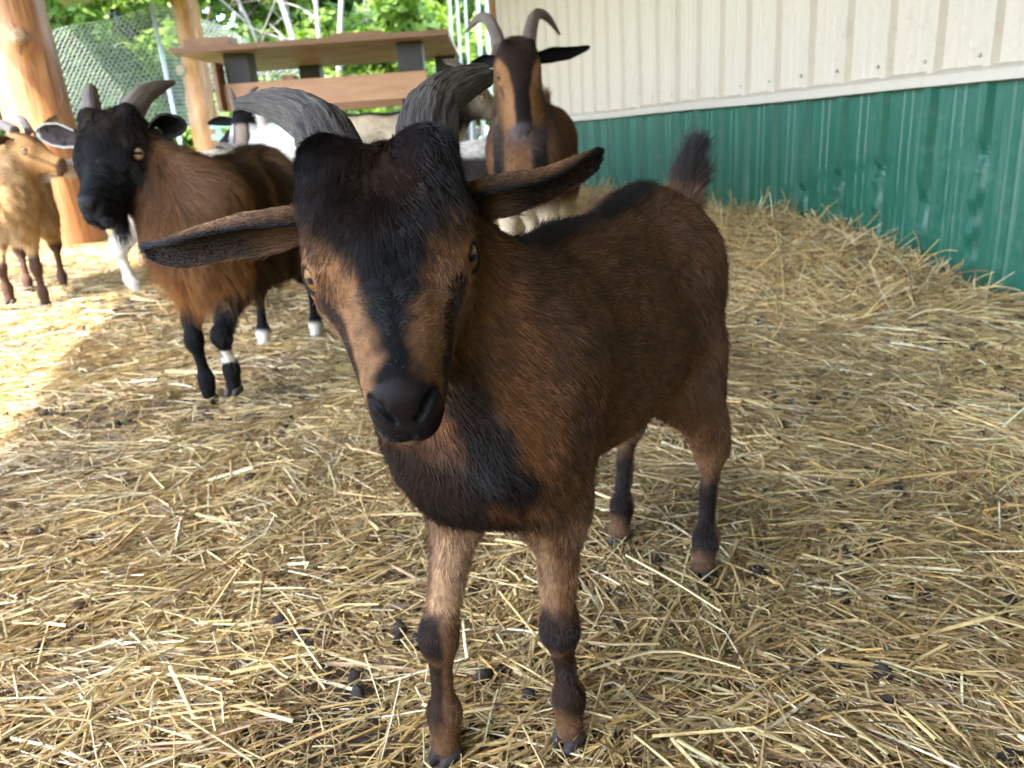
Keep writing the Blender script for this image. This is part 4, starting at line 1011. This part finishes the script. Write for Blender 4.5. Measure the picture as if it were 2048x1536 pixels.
def straw(name, n, region, lmin, lmax, rmin, rmax, lift, seed, label, K=5, mesh=False):
    rg = np.random.default_rng(seed)
    x0, x1, y0, y1 = region; x = np.zeros(0); y = np.zeros(0)
    while len(x) < n:
        a = rg.uniform(x0, x1, 2 * n); b = rg.uniform(y0, y1, 2 * n)
        # keep what lies in or near the camera's wedge, thicker nearer
        right = a * .958 - b * .286; fwd = a * .286 + b * .958
        d = np.hypot(a, b); cl = vnoise(np.stack([a, b], 1), 3.2, 14) * .5 + vnoise(np.stack([a, b], 1), 11, 15) * .3
        ok = (np.abs(right) < fwd * .78 + .35) & (rg.random(2 * n) < np.clip((1.1 / np.maximum(d, .5)) ** 1.2, 0, 1) * np.clip(.75 + cl, .12, 1)) & (a < 1.965)
        x = np.concatenate([x, a[ok]]); y = np.concatenate([y, b[ok]])
    x = x[:n]; y = y[:n]
    L = lmin + (lmax - lmin) * rg.random(n) ** 2.2; r = rmin + (rmax - rmin) * rg.random(n) ** 1.8 * np.clip(L / .07, .3, 1)
    swirl = vnoise(np.stack([x, y], 1), 2.6, 21) * 2.0; th = np.where(rg.random(n) < .55, swirl + rg.normal(size=n) * .55, rg.uniform(0, np.pi * 2, n))
    tilt = rg.normal(size=n) * .10; up = lift * rg.random(n) ** 1.6
    kk = rg.normal(size=n) * .42 * (rg.random(n) < .38); kp = rg.integers(1, K - 1, n); cur = rg.normal(size=n) * (.02 if mesh else .05)
    pts = np.zeros((n, K, 3)); px = x.copy(); py = y.copy(); ang = th.copy()
    px -= np.cos(th) * L / 2; py -= np.sin(th) * L / 2
    for k in range(K):
        pts[:, k, 0] = px; pts[:, k, 1] = py; ang = ang + cur + np.where(kp == k, kk * 2, 0); px = px + np.cos(ang) * L / (K - 1); py = py + np.sin(ang) * L / (K - 1)
    pts[:, :, 0] = np.minimum(pts[:, :, 0], 1.972)
    zb = bed(pts[:, :, 0].ravel(), pts[:, :, 1].ravel()).reshape(n, K)
    zm = lerp(zb, zb.mean(1, keepdims=True), .55)
    s = np.linspace(-.5, .5, K)[None]
    pts[:, :, 2] = np.maximum(zm + up[:, None] + (tilt * L)[:, None] * s - .5 * np.abs(rg.normal(size=(n, 1))) * .04 * L[:, None] * (2 * s) ** 2, zb - .003)
    ci = rg.choice(len(STRAW_COL), n, p=[.20, .19, .17, .12, .10, .10, .06, .06]); c = STRAW_COL[ci] * rg.uniform(.72, 1.18, (n, 1))
    patch = np.clip(.88 + .30 * vnoise(np.stack([x, y], 1), 2.0, 33) + .22 * vnoise(np.stack([x, y], 1), 7, 34), .45, 1.15)[:, None]
    if mesh: return tag(straw_mesh(name, pts, r, np.clip(c * patch, .02, .8), rg), label, 'straw', None, 'stuff')
    o = curves_np(name, pts, r, MAT['straw'], None, np.clip(c * patch, .02, .8), np.concatenate([[1], np.ones(K - 2) * .95, [.8]]))
    return tag(o, label, 'straw', None, 'stuff')
straw('loose_straw', 88000, (-1.6, 2.0, .1, 2.8), .02, .16, .0006, .0017, .026, 1, 'loose golden straw strewn across the pen floor', 4, True)
straw('fine_chaff', 95000, (-1.2, 1.9, .15, 2.4), .008, .055, .0003, .0009, .026, 2, 'short chaff and broken stems between the straw')
straw('distant_straw', 52000, (-2.6, 2.0, 2.0, 7.8), .03, .20, .0010, .0026, .030, 3, 'straw spread over the far part of the pen')
# the bank against the wall gets extra stalks sticking out
def bank_straw(n, seed):
    rg = np.random.default_rng(seed); x = 2 - np.abs(rg.normal(size=n)) * .30 - .03; y = rg.uniform(1.6, 6.2, n); K = 5; L = rg.uniform(.05, .22, n) * rg.random(n) ** .5
    th = rg.uniform(0, 2 * np.pi, n); el = np.abs(rg.normal(size=n)) * .38; d = np.stack([np.cos(th) * np.cos(el), np.sin(th) * np.cos(el), np.sin(el)], 1)
    p = np.stack([x, y, bed(x, y) + .02 * rg.random(n) * sstep(1.6, 2.2, y)], 1); pts = np.zeros((n, K, 3)); w = rg.normal(size=(n, 3)) * .1
    for k in range(K): pts[:, k] = p; p = p + d * (L / (K - 1))[:, None]; d = nrm(d + w + np.array([0, 0, -.09]))
    pts[:, :, 0] = np.minimum(pts[:, :, 0], 1.972)
    ci = rg.choice(len(STRAW_COL), n, p=[.17, .19, .2, .14, .07, .09, .08, .06])
    return tag(curves_np('banked_straw', pts, rg.uniform(.0007, .0018, n), MAT['straw'], None, STRAW_COL[ci] * rg.uniform(.6, 1.05, (n, 1)), np.array([1, 1, .95, .9, .7])), 'straw heaped in a bank along the foot of the green skirt', 'straw', None, 'stuff')
bank_straw(30000, 6)
# droppings
def pellets(n, seed):
    rg = np.random.default_rng(seed); V = []; F = []; off = 0
    th = np.linspace(0, np.pi, 6); ph = np.linspace(0, 2 * np.pi, 8, endpoint=False)
    sv = np.stack([np.sin(th)[:, None] * np.cos(ph), np.sin(th)[:, None] * np.sin(ph), np.cos(th)[:, None] + 0 * ph], -1).reshape(-1, 3); i = np.arange(5)[:, None] * 8; j = np.arange(8)[None]
    sf = np.stack([i + j, i + 8 + j, i + 8 + (j + 1) % 8, i + (j + 1) % 8], -1).reshape(-1, 4)
    cx = rg.uniform(-.9, 1.7, n // 4); cy = .25 + rg.random(n // 4) ** 1.6 * 2.4
    for q in range(n):
        k = rg.integers(len(cx)); x = cx[k] + rg.normal() * .035; y = cy[k] + rg.normal() * .035; r = rg.uniform(.005, .0095); a = rg.uniform(0, 6.3)
        v = sv * np.array([r, r * 1.3, r * .9]) * (1 + .15 * np.sin(sv[:, :1] * 5 + q)); ca, sa = math.cos(a), math.sin(a)
        v = np.stack([v[:, 0] * ca - v[:, 1] * sa, v[:, 0] * sa + v[:, 1] * ca, v[:, 2]], 1) + np.array([x, y, float(bed(np.array([x]), np.array([y]))[0]) + .012 + rg.random() * .006]); V.append(v); F.append(sf + off); off += len(v)
    return tag(mesh_np('droppings', np.concatenate(V), np.concatenate(F), simple('dry_droppings', (.022, .016, .012), .95), None, True), 'small dark goat droppings scattered in the straw', 'droppings', None, 'stuff')
pellets(380, 9)

# single stalks that stand out
def floor_at(x, y, z=.026):
    r = pix(x, y, 1) - np.array([0, 0, CAM_H]); return np.array([0, 0, CAM_H]) + r * (z - CAM_H) / r[2]
for (pts_, r_, lab) in ((((1250, 1108), (1345, 1160), (1440, 1220)), .0024, 'long pale straw stalk lying beside the kid goat hind hoof'), (((330, 741), (400, 742), (470, 744)), .0042, 'thick pale straw stalk lying level beside the black goat hoof'), (((1180, 1340), (1330, 1300), (1480, 1335)), .0017, 'thin curved straw stalk to the side of the kid goat foreleg')):
    q = np.array([floor_at(*p) for p in pts_]); q = bez(q, 6)[None]
    tag(straw_mesh('straw_stalk', q, np.array([r_]), np.array([[.60, .48, .26]]), np.random.default_rng(4)), lab, 'straw stalk', 'straw stalks that stand out')
# ------------------------------------------------------------------ the herd
def mixc(c, k, m): return c * (1 - m[:, None]) + np.asarray(k)[None] * m[:, None]
def stance(bs_unused=0, f=((.03, -.05), (-.02, .05)), h=((-.37, -.055), (-.40, .055)), lifted=None):
    L = []
    for i, (x, y) in enumerate(f):
        s = -1 if i == 0 else 1
        if lifted == i: L.append([(-.02, s * .05, .365), (-.02, y, .25), (x + .012, y, .155), (x - .004, y, .085), (x + .004, y, .035)])
        else: L.append([(-.02, s * .05, .365), (-.022, s * .05, .25), (lerp(0, x, .85), lerp(s * .05, y, .6), .135), (x - .006, y, .05), (x, y, 0)])
    for i, (x, y) in enumerate(h):
        s = -1 if i == 0 else 1
        L.append([(-.345, s * .045, .385), (-.31, s * .06, .27), (x - .035, lerp(s * .055, y, .8), .165), (x - .012, y, .05), (x, y, 0)])
    return L
TAIL = [(-.415, 0, .43), (-.45, 0, .47), (-.455, 0, .51)]; TAILD = [(-.415, 0, .42), (-.445, 0, .40), (-.455, 0, .36)]
def frame(front, back_dir):
    """location and rz for a goat whose front feet stand at front and whose rump lies along back_dir"""
    d = -nrm(np.array([back_dir[0], back_dir[1], 0]))[:2]; return d, math.atan2(d[1], d[0])
def to_goat(front, d, p):
    q = np.asarray(p, float); q2 = q[..., :2] - np.asarray(front[:2]); l = np.array([-d[1], d[0]]); return np.stack([q2 @ d, q2 @ l, q[..., 2] - front[2]], -1)
def dir_goat(d, v): l = np.array([-d[1], d[0]]); v = np.asarray(v, float); return np.array([v[:2] @ d, v[:2] @ l, v[2]])
def ear_p(out, inn, rimc, rim=.85):
    def f(t, v, ins):
        c = np.where(ins[:, None] == 1, np.array(inn)[None], np.array(out)[None]); r = np.clip(sstep(rim - .08, rim + .05, np.abs(v)) + sstep(.9, .98, t), 0, 1); return lerp(c, np.array(rimc)[None], r[:, None])
    return f
def herd_goat(name_label, front_px, zc, back, bs, hsr, head_px, head_zc, nose_dir, roll, paint, ears, horns, fur, **kw):
    """set one goat out from measured points: front feet, head centre, nose direction (world) etc."""
    fr = pix(*front_px, zc); fr[2] = float(bed(fr[:1], fr[1:2])[0]) + kw.pop('lift', 0.004)
    d, rz = frame(fr, back)
    O = to_goat(fr, d, pix(*head_px, head_zc)); A = nrm(dir_goat(d, nose_dir)); up = np.array([0, 0, 1.]); S = nrm(np.cross(up, A)); U = np.cross(A, S)
    c, s = math.cos(roll), math.sin(roll); R = np.array([A, c * S + s * U, -s * S + c * U])
    hs = bs * hsr
    hp = lambda a, s_, u: O + hs * (a * R[0] + s_ * R[1] + u * R[2])
    P = lambda *q: to_goat(fr, d, np.array([pix(*x) for x in q]))
    el = [dict(e, pts=P(*e['px'])) if 'px' in e else dict(e, pts=np.array([hp(*q) for q in e['hp']])) for e in ears]
    for e in el:
        e['w'] = np.array(e['w']) * hs; e['thick'] = .0016 * hs; e['open'] = dir_goat(d, e['open'])
    hl = [dict(h, pts=P(*h['px'])) if 'px' in h else dict(h, pts=np.array([hp(*q) for q in h['hp']])) for h in horns]
    for h in hl: h['r'] = np.array(h['r']) * hs
    sp = dict(name='goat', label=name_label, loc=tuple(fr), rz=rz, bs=bs, hs=hsr, head_axes=R, head_o=O / bs, paint=paint, ears=el, horns=hl, fur=fur, voxel=kw.pop('voxel', .0062), legs=kw.pop('legs', stance()), tail=kw.pop('tail', TAIL),
              horn_mat=kw.pop('horn_mat', MAT['horn_brown']), eye_mat=kw.pop('eye_mat', MAT['eye_pale']), group='goats in the straw pen', **kw)
    lk = sp.get('locks_fn')
    if lk: sp['locks'] = lk(hp, R, bs); del sp['locks_fn']
    return make_goat(sp)
CF = np.array([CAM_FWD[0], CAM_FWD[1], 0]); CF = nrm(CF); CR = np.array([CF[1], -CF[0], 0])   # level camera axes
BLK = np.array([.0042, .0038, .0044]); WHT = np.array([.62, .57, .50]); CREAM = np.array([.55, .43, .29])

# black headed goat walking in from the left
def paint_black(p, h, w, N):
    x, y, z = p.T; n1 = vnoise(p, 9, 1); n2 = vnoise(p * np.array([1, 1, .25]), 60, 2); n3 = vnoise(p * np.array([1, 1, .2]), 140, 3)
    c = np.repeat(np.array([[.055, .027, .012]]), len(p), 0); c = mixc(c, (.21, .12, .052), sstep(-.1, .5, n2 + .4 * n1)); c = mixc(c, (.010, .006, .004), sstep(.1, .7, n3 - .3 * n1))
    c = mixc(c, (.03, .02, .015), sstep(.03, .012, np.abs(y)) * sstep(.38, .41, z) * .8)
    g = np.clip(w['neck'] * 1.0 + w['torso'] * sstep(-.04, .02, x), 0, 1); c = mixc(c, np.array([.165, .074, .026]), g * (.75 + .25 * n2)); c = mixc(c, (.30, .13, .042), g * sstep(.36, .28, z))
    c = mixc(c, (.20, .08, .025), w['fore'] * sstep(.2, .26, z)); c = mixc(c, BLK, w['fore'] * sstep(.215, .19, z)); c = mixc(c, WHT * .9, w['fore'] * sstep(.10, .105, z) * sstep(.128, .122, z) * (y > 0)); c = mixc(c, BLK * 1.2, w['hind'] * sstep(.25, .2, z)); c = mixc(c, WHT * .85, w['hind'] * sstep(.06, .045, z))
    c = mixc(c, BLK, w['head']); c = mixc(c, BLK * 1.6, w['head'] * sstep(.085, .095, h[:, 0]))
    c = mixc(c, WHT, w['tail'] * .8)
    L = .055 * w['torso'] + .05 * w['neck'] + .03 * w['fore'] + .035 * w['hind'] + .06 * w['tail'] + .013 * w['head'] + .05 * w['torso'] * sstep(.34, .28, z) + .03 * w['neck'] * sstep(.0, .05, x)
    L = np.where((z < .2), L * np.interp(z, [0, .15, .2], [.3, .3, 1]), L)
    return np.clip(c, .005, 1), L
bk = CF * 1.0 + CR * .06
hn = -CF * .80 - CR * .03 + np.array([0, 0, -.60])
herd_goat('black headed goat with brown shaggy coat and orange chest walking forward', (452, 752), 1.86, bk, 1.20, 1.23, (222, 318), 1.68, hn, .06, paint_black,
    [dict(px=((150, 278, 1.69), (120, 272, 1.70), (95, 270, 1.71), (72, 268, 1.73)), open=-CF + np.array([0, 0, -.25]), w=[.012, .018, .016, .006], paint=ear_p(BLK, (.04, .03, .03), (.3, .28, .26), .9), arc=88),
     dict(px=((312, 268, 1.72), (330, 258, 1.70), (342, 246, 1.67), (340, 232, 1.645)), open=-CF * .6 - CR * .1 + np.array([0, 0, -.9]), w=[.014, .021, .021, .014], paint=ear_p(BLK, BLK * 1.3, (.03, .025, .02)), arc=95)],
    [dict(px=((186, 262, 1.70), (184, 225, 1.725), (182, 195, 1.76), (183, 178, 1.80)), r=[.0165, .0155, .013, .009], ring=.015, rings=22, flat=.9),
     dict(px=((258, 258, 1.71), (263, 225, 1.725), (285, 192, 1.75), (315, 175, 1.78), (350, 164, 1.82)), r=[.0205, .0195, .016, .011, .003], ring=.015, rings=22)],
    dict(count=150000, rad=.00032, K=7, lift=.05, curl=.10, droop=.9, clump=.4, clump_n=1000, streak=.6), hair_l=1.45, legs=stance(f=((.03, -.03), (.085, .05)), h=((-.36, -.055), (-.42, .06)), lifted=1), mound=0.7, muzzle=1.08, fat=.74, leg_w=.8, neck_r=.85, lid_open=1.08, tail=TAILD, voxel=.0055, seed=31,
    locks_fn=lambda hp, R, bs: [dict(at=hp(.055, 0, -.042), spread=(.008, .008, .006), dir=(0, 0, -1), len=.09, n=500, rad=.0005, col=BLK * 1.4, fan=.12, droop=.1, name='beard'),
                                dict(at=hp(.0, 0, -.085), spread=(.02, .02, .012), dir=(0, 0, -1), len=.11, n=500, rad=.0006, col=(.50, .44, .38), fan=.15, name='throat_hair', seed=8)])

# tan goat by the log, looking right
def paint_tan(p, h, w, N):
    x, y, z = p.T; a, s, u = h.T; n1 = vnoise(p, 9, 1); n2 = vnoise(p * np.array([1, 1, .3]), 50, 2)
    c = np.repeat(np.array([[.42, .27, .13]]), len(p), 0) * (1 + .2 * n2)[:, None]; c = mixc(c, CREAM * 1.1, sstep(.3, .24, z + .02 * n1) * (w['torso'] + .5 * w['neck'])); c = mixc(c, (.16, .09, .05), sstep(.03, .015, np.abs(y)) * sstep(.37, .4, z) * w['torso'])
    c = mixc(c, WHT * .9, sstep(.012, .0, np.abs(x - .06) - .05) * sstep(.31, .28, z) * sstep(.045, .03, np.abs(y)) * .8 * w['torso']); c = mixc(c, (.075, .042, .03), (w['fore'] + w['hind']) * sstep(.19, .16, z)); 
    c = mixc(c, (.46, .25, .10), w['head']); c = mixc(c, (.11, .06, .04), w['head'] * np.clip(sstep(.03, .018, np.abs(s)) * sstep(-.005, .015, u) * sstep(.045, .0, a) + sstep(.085, .098, a) + .7 * sstep(.008, .003, np.abs(u + .002 + .12 * (a - .02))) * sstep(.0, .02, a), 0, 1))
    L = .045 * w['torso'] + .032 * w['neck'] + .02 * (w['fore'] + w['hind']) + .04 * w['tail'] + .006 * w['head'] + .05 * w['torso'] * sstep(.33, .27, z)
    return np.clip(c, .005, 1), np.where(z < .2, L * .3, L)
nd = CR * .93 - CF * .12 + np.array([0, 0, -.40])
herd_goat('tan goat in front of the thick log, head turned toward the white tail', (52, 596), 3.05, CF * .9 - CR * .35, 1.22, 1.04, (66, 305), 2.98, nd, -.05, paint_tan,
    [dict(px=((72, 272, 2.98), (88, 262, 3.0), (104, 245, 3.03), (116, 230, 3.06)), open=CR * .8 - CF * .5, w=[.012, .017, .014, .004], paint=ear_p((.33, .18, .08), (.25, .16, .10), (.3, .2, .12)), arc=85),
     dict(px=((28, 288, 2.94), (10, 283, 2.9), (-8, 283, 2.87), (-28, 290, 2.85)), open=-CF + np.array([0, 0, -.3]), w=[.012, .018, .016, .006], paint=ear_p((.30, .16, .07), (.08, .04, .03), (.1, .05, .03)), arc=85)],
    [dict(px=((30, 262, 2.96), (8, 250, 2.98), (-14, 250, 3.0), (-34, 262, 3.02)), r=[.016, .0145, .011, .004], ring=.03, rings=12),
     dict(px=((58, 262, 3.02), (48, 245, 3.05), (40, 236, 3.08), (30, 232, 3.1)), r=[.013, .012, .009, .003], ring=.03, rings=12)],
    dict(count=45000, rad=.00055, K=5, lift=.18, curl=.3, droop=.6, clump=.5, clump_n=900), legs=stance(f=((.05, -.035), (.0, .05)), lifted=0), mound=0, leg_w=.85, fat=.85, horn_mat=MAT['horn_pale'], seed=32, tail=TAILD)

# big brown goat by the wall
def paint_alpine(p, h, w, N):
    x, y, z = p.T; a, s, u = h.T; a = np.where(a > 0, a / 1.42, a); n1 = vnoise(p, 9, 1); n2 = vnoise(p, 40, 2)
    c = np.repeat(np.array([[.095, .043, .019]]), len(p), 0) * (1 + .18 * n2)[:, None]; c = mixc(c, BLK * 1.6, sstep(.06, .03, np.abs(y) + .01 * n1 - .02 * sstep(-.1, .05, x)) * sstep(.36, .4, z) * w['torso']); c = mixc(c, BLK * 1.4, sstep(.03, .0, np.abs(z - .42) - .03 + .01 * n1) * sstep(-.09, -.03, x) * sstep(.02, .05, np.abs(y)) * (w['torso'] + w['neck']) * .9)
    c = mixc(c, np.array([.165, .08, .033]), np.clip(w['neck'] * sstep(.02, .06, x) + w['torso'] * sstep(-.0, .05, x), 0, 1)); c = mixc(c, BLK * 1.2, sstep(.020, .012, np.abs(np.abs(y) - .050 + .0 * z) + .004 * n1) * sstep(-.06, -.02, x) * sstep(.25, .29, z) * np.clip(w['neck'] + w['torso'] + w['fore'], 0, 1)); c = mixc(c, BLK * 1.5, w['neck'] * sstep(.02, -.02, x) * .8)
    c = mixc(c, CREAM, (w['fore'] + w['hind']) * sstep(.25, .2, z)); c = mixc(c, BLK * 1.5, (w['fore'] + w['hind']) * sstep(.1, .3, -N[:, 0]) * sstep(.23, .18, z) * .7)
    hc = np.repeat(np.array([[.22, .105, .044]]), len(p), 0); wid = np.interp(a, [-.1, -.04, -.02, .01, .04, .09], [.06, .05, .042, .027, .018, .020]); hc = mixc(hc, BLK * 1.3, sstep(.004, -.003, np.abs(s) - wid + .002 * n2) * sstep(-.012, .0, u + .15 * sstep(-.03, -.06, a)))
    p0 = np.array([.012, .041, -.004]); p1 = np.array([.09, .02, -.022]); q = np.stack([a, np.abs(s), u], 1) - p0; d = p1 - p0; t = np.clip(q @ d / (d @ d), 0, 1); hc = mixc(hc, BLK * 1.5, sstep(.010, .006, np.linalg.norm(q - t[:, None] * d, axis=1)))
    hc = mixc(hc, (.05, .045, .05), sstep(.085, .098, a)); hc = mixc(hc, CREAM, sstep(-.03, -.035, u) * sstep(.05, .07, a)); c = mixc(c, BLK * 0, w['head']) + hc * w['head'][:, None]
    L = .016 * w['torso'] + .02 * w['neck'] + .012 * (w['fore'] + w['hind']) + .03 * w['tail'] + .006 * w['head']
    return np.clip(c, .005, 1), np.where(z < .2, L * .5, L)
an = -CF * .44 + CR * .02 + np.array([0, 0, -.90])
herd_goat('tall brown goat with long curved horns standing by the cream wall', (1062, 560), 2.72, CF * 1.0 + CR * .20, 1.36, 1.0, (1038, 150), 2.50, an, -.03, paint_alpine,
    [dict(px=((1072, 118, 2.53), (1105, 110, 2.56), (1140, 106, 2.6), (1180, 94, 2.64)), open=-CF + np.array([0, 0, -.35]), w=[.012, .0175, .014, .004], paint=ear_p((.06, .035, .025), BLK * 1.5, BLK), arc=88),
     dict(px=((990, 122, 2.53), (972, 124, 2.56), (955, 130, 2.6), (930, 142, 2.64)), open=-CF + np.array([0, 0, -.35]), w=[.012, .0175, .014, .004], paint=ear_p((.06, .035, .025), BLK * 1.5, BLK), arc=88)],
    [dict(px=((1000, 98, 2.53), (990, 65, 2.58), (975, 38, 2.64), (955, 38, 2.72), (930, 66, 2.8)), r=[.018, .0162, .0138, .0105, .003], ring=.015, rings=24),
     dict(px=((1056, 92, 2.54), (1062, 58, 2.59), (1072, 30, 2.65), (1094, 34, 2.73), (1120, 70, 2.81)), r=[.018, .0162, .0138, .0105, .003], ring=.015, rings=24)],
    dict(count=60000, rad=.00042, lift=.22, curl=.25, droop=.15), muzzle=1.5, mound=.6, fat=1.1, neck_r=.80, seed=33, eye_mat=MAT['eye_amber'], hair_l=1.3,
    locks_fn=lambda hp, R, bs: [dict(at=hp(.06, 0, -.04), spread=(.008, .008, .006), dir=(0, 0, -1), len=.07, n=350, rad=.0006, col=(.12, .08, .05), fan=.12, name='beard')])

# pied goat under the platform
def paint_pied(p, h, w, N):
    x, y, z = p.T; a, s, u = h.T; n1 = vnoise(p, 9, 1)
    c = np.repeat(BLK[None] * 1.6, len(p), 0); c = mixc(c, WHT, sstep(.05, .15, n1 - .4 * (x + .1) * 0 - .25 + 1.2 * sstep(-.02, -.12, x) * sstep(-.33, -.25, x)) * w['torso']); c = mixc(c, WHT, (w['fore'] + w['hind']) * sstep(.2, .15, z))
    hc = np.repeat(BLK[None] * 1.5, len(p), 0); hc = mixc(hc, (.30, .23, .18), sstep(.026, .018, np.abs(s)) * sstep(-.005, .012, a)); hc = mixc(hc, WHT, sstep(.004, .0, np.abs(np.abs(s) - .04) - .008) * sstep(-.01, .0, a)); c = mixc(c, BLK * 0, w['head']) + hc * w['head'][:, None]
    L = .022 * (w['torso'] + w['neck']) + .015 * (w['fore'] + w['hind']) + .03 * w['tail'] + .007 * w['head']; return np.clip(c, .005, 1), np.where(z < .2, L * .5, L)
pn = -CF * .62 - CR * .05 + np.array([0, 0, -.78])
EAR2 = lambda c1, c2: [dict(hp=((-.045, .05, .0), (-.05, .085, .004), (-.052, .12, .002), (-.05, .155, -.004)), open=-CF + np.array([0, 0, -.3]), w=[.012, .018, .015, .005], paint=ear_p(c1, c2, c1), arc=85), dict(hp=((-.045, -.05, .0), (-.05, -.085, .004), (-.052, -.12, .002), (-.05, -.155, -.004)), open=-CF + np.array([0, 0, -.3]), w=[.012, .018, .015, .005], paint=ear_p(c1, c2, c1), arc=85)]
HORN2 = [dict(hp=((-.07, .026, .03), (-.10, .032, .055), (-.13, .042, .062), (-.16, .055, .05)), r=[.014, .012, .009, .003], ring=.02, rings=15), dict(hp=((-.07, -.026, .03), (-.10, -.032, .055), (-.13, -.042, .062), (-.16, -.055, .05)), r=[.014, .012, .009, .003], ring=.02, rings=15)]
herd_goat('black goat with pale blazed face standing under the platform rail', (505, 500), 4.25, CF * .75 + CR * .55, 1.32, 1.05, (490, 262), 4.05, pn, .0, paint_pied, EAR2(BLK * 1.5, BLK * 2), HORN2, dict(count=26000, rad=.0007, lift=.2, curl=.25, droop=.3), mound=.5, seed=34, voxel=.0075)

# white goats
def paint_white(pb=.0, dark=(.10, .07, .05)):
    def f(p, h, w, N):
        x, y, z = p.T; n1 = vnoise(p, 6, 5); c = np.repeat(WHT[None], len(p), 0) * (1 + .06 * vnoise(p, 40, 2))[:, None]; c = mixc(c, dark, sstep(.0, .12, n1 - .5 + pb)); c = mixc(c, (.08, .07, .06), (w['fore'] + w['hind']) * sstep(.03, .02, z))
        L = .04 * (w['torso'] + w['neck']) + .022 * (w['fore'] + w['hind']) + .07 * w['tail'] + .008 * w['head']; return np.clip(c, .005, 1), np.where(z < .2, L * .4, L)
    return f
wfur = dict(count=36000, rad=.0006, K=5, lift=.25, curl=.3, droop=.5, clump=.4, clump_n=700)
herd_goat('fluffy white goat half hidden behind the kid goat horned head', (668, 575), 3.22, CR * -.55 + CF * .85, 1.34, 1.0, (720, 330), 3.05, CR * .8 - CF * .3 + np.array([0, 0, -.6]), 0, paint_white(-.2), EAR2(WHT * .8, WHT * .5), HORN2, wfur, seed=35, voxel=.0075, mound=0, horn_mat=MAT['horn_pale'], legs=stance(h=((-.36, -.06), (-.38, .05))))
herd_goat('white goat with raised pale tail behind the black headed goat', (492, 520), 3.35, CR * -1.0 - CF * .30, 1.18, 1.0, (520, 350), 3.25, CR * .9 + np.array([0, 0, -.4]), 0, paint_white(-.25), EAR2(WHT * .8, WHT * .5), HORN2, wfur, seed=36, voxel=.0075, mound=0, tail=[(-.41, 0, .43), (-.46, 0, .45), (-.52, 0, .452), (-.55, 0, .44)], horn_mat=MAT['horn_pale'])
# cream goat with a black back stripe, broadside
def paint_cream(p, h, w, N):
    x, y, z = p.T; n1 = vnoise(p, 9, 1); c = np.repeat(np.array([[.46, .35, .23]]), len(p), 0); c = mixc(c, BLK * 1.3, sstep(.05, .03, np.abs(y) + .008 * n1) * sstep(.37, .4, z + .01 * n1)); c = mixc(c, BLK * 1.3, sstep(.04, .02, np.abs(x + .02) + .01 * n1) * w['torso'] * .8); c = mixc(c, BLK * 1.4, w['neck'] * sstep(.38, .42, z) + .6 * w['head'])
    L = .02 * (w['torso'] + w['neck']) + .012 * (w['fore'] + w['hind']) + .03 * w['tail'] + .007 * w['head']; return np.clip(c, .005, 1), np.where(z < .2, L * .5, L)
herd_goat('cream goat with black back stripe glimpsed between the kid goat horns', (872, 505), 3.75, CR * -1.0 + CF * .12, 1.42, 1.0, (960, 200), 3.7, CR * .8 + np.array([0, 0, -.5]), 0, paint_cream, EAR2(BLK * 2, BLK * 2), HORN2, dict(count=26000, rad=.0006, lift=.2, curl=.25, droop=.3), seed=37, voxel=.0075, mound=0)
# small white goat with dark patch, its rump showing beside the tall goat
def paint_patch(p, h, w, N):
    x, y, z = p.T; n1 = vnoise(p, 9, 1); c = np.repeat(WHT[None], len(p), 0); c = mixc(c, (.035, .025, .022), sstep(-.0, .03, y + .02 * n1 - .012) * sstep(.43, .40, z + .02 * n1)); c = mixc(c, (.035, .025, .022), w['neck'] + w['head'])
    L = .022 * (w['torso'] + w['neck']) + .012 * (w['fore'] + w['hind']) + .03 * w['tail'] + .007 * w['head']; return np.clip(c, .005, 1), np.where(z < .2, L * .5, L)
herd_goat('white goat with a dark flank patch crouching behind the kid goat ear', (880, 560), 3.2, CR * .9 + CF * .35, 1.12, .95, (820, 360), 3.1, CR * -.8 + np.array([0, 0, -.5]), 0, paint_patch, EAR2(BLK * 2, BLK * 2), [], dict(count=22000, rad=.0006, lift=.2, curl=.25, droop=.3), seed=38, voxel=.0075, mound=0, tail=TAILD)
make_goat(kid_spec())
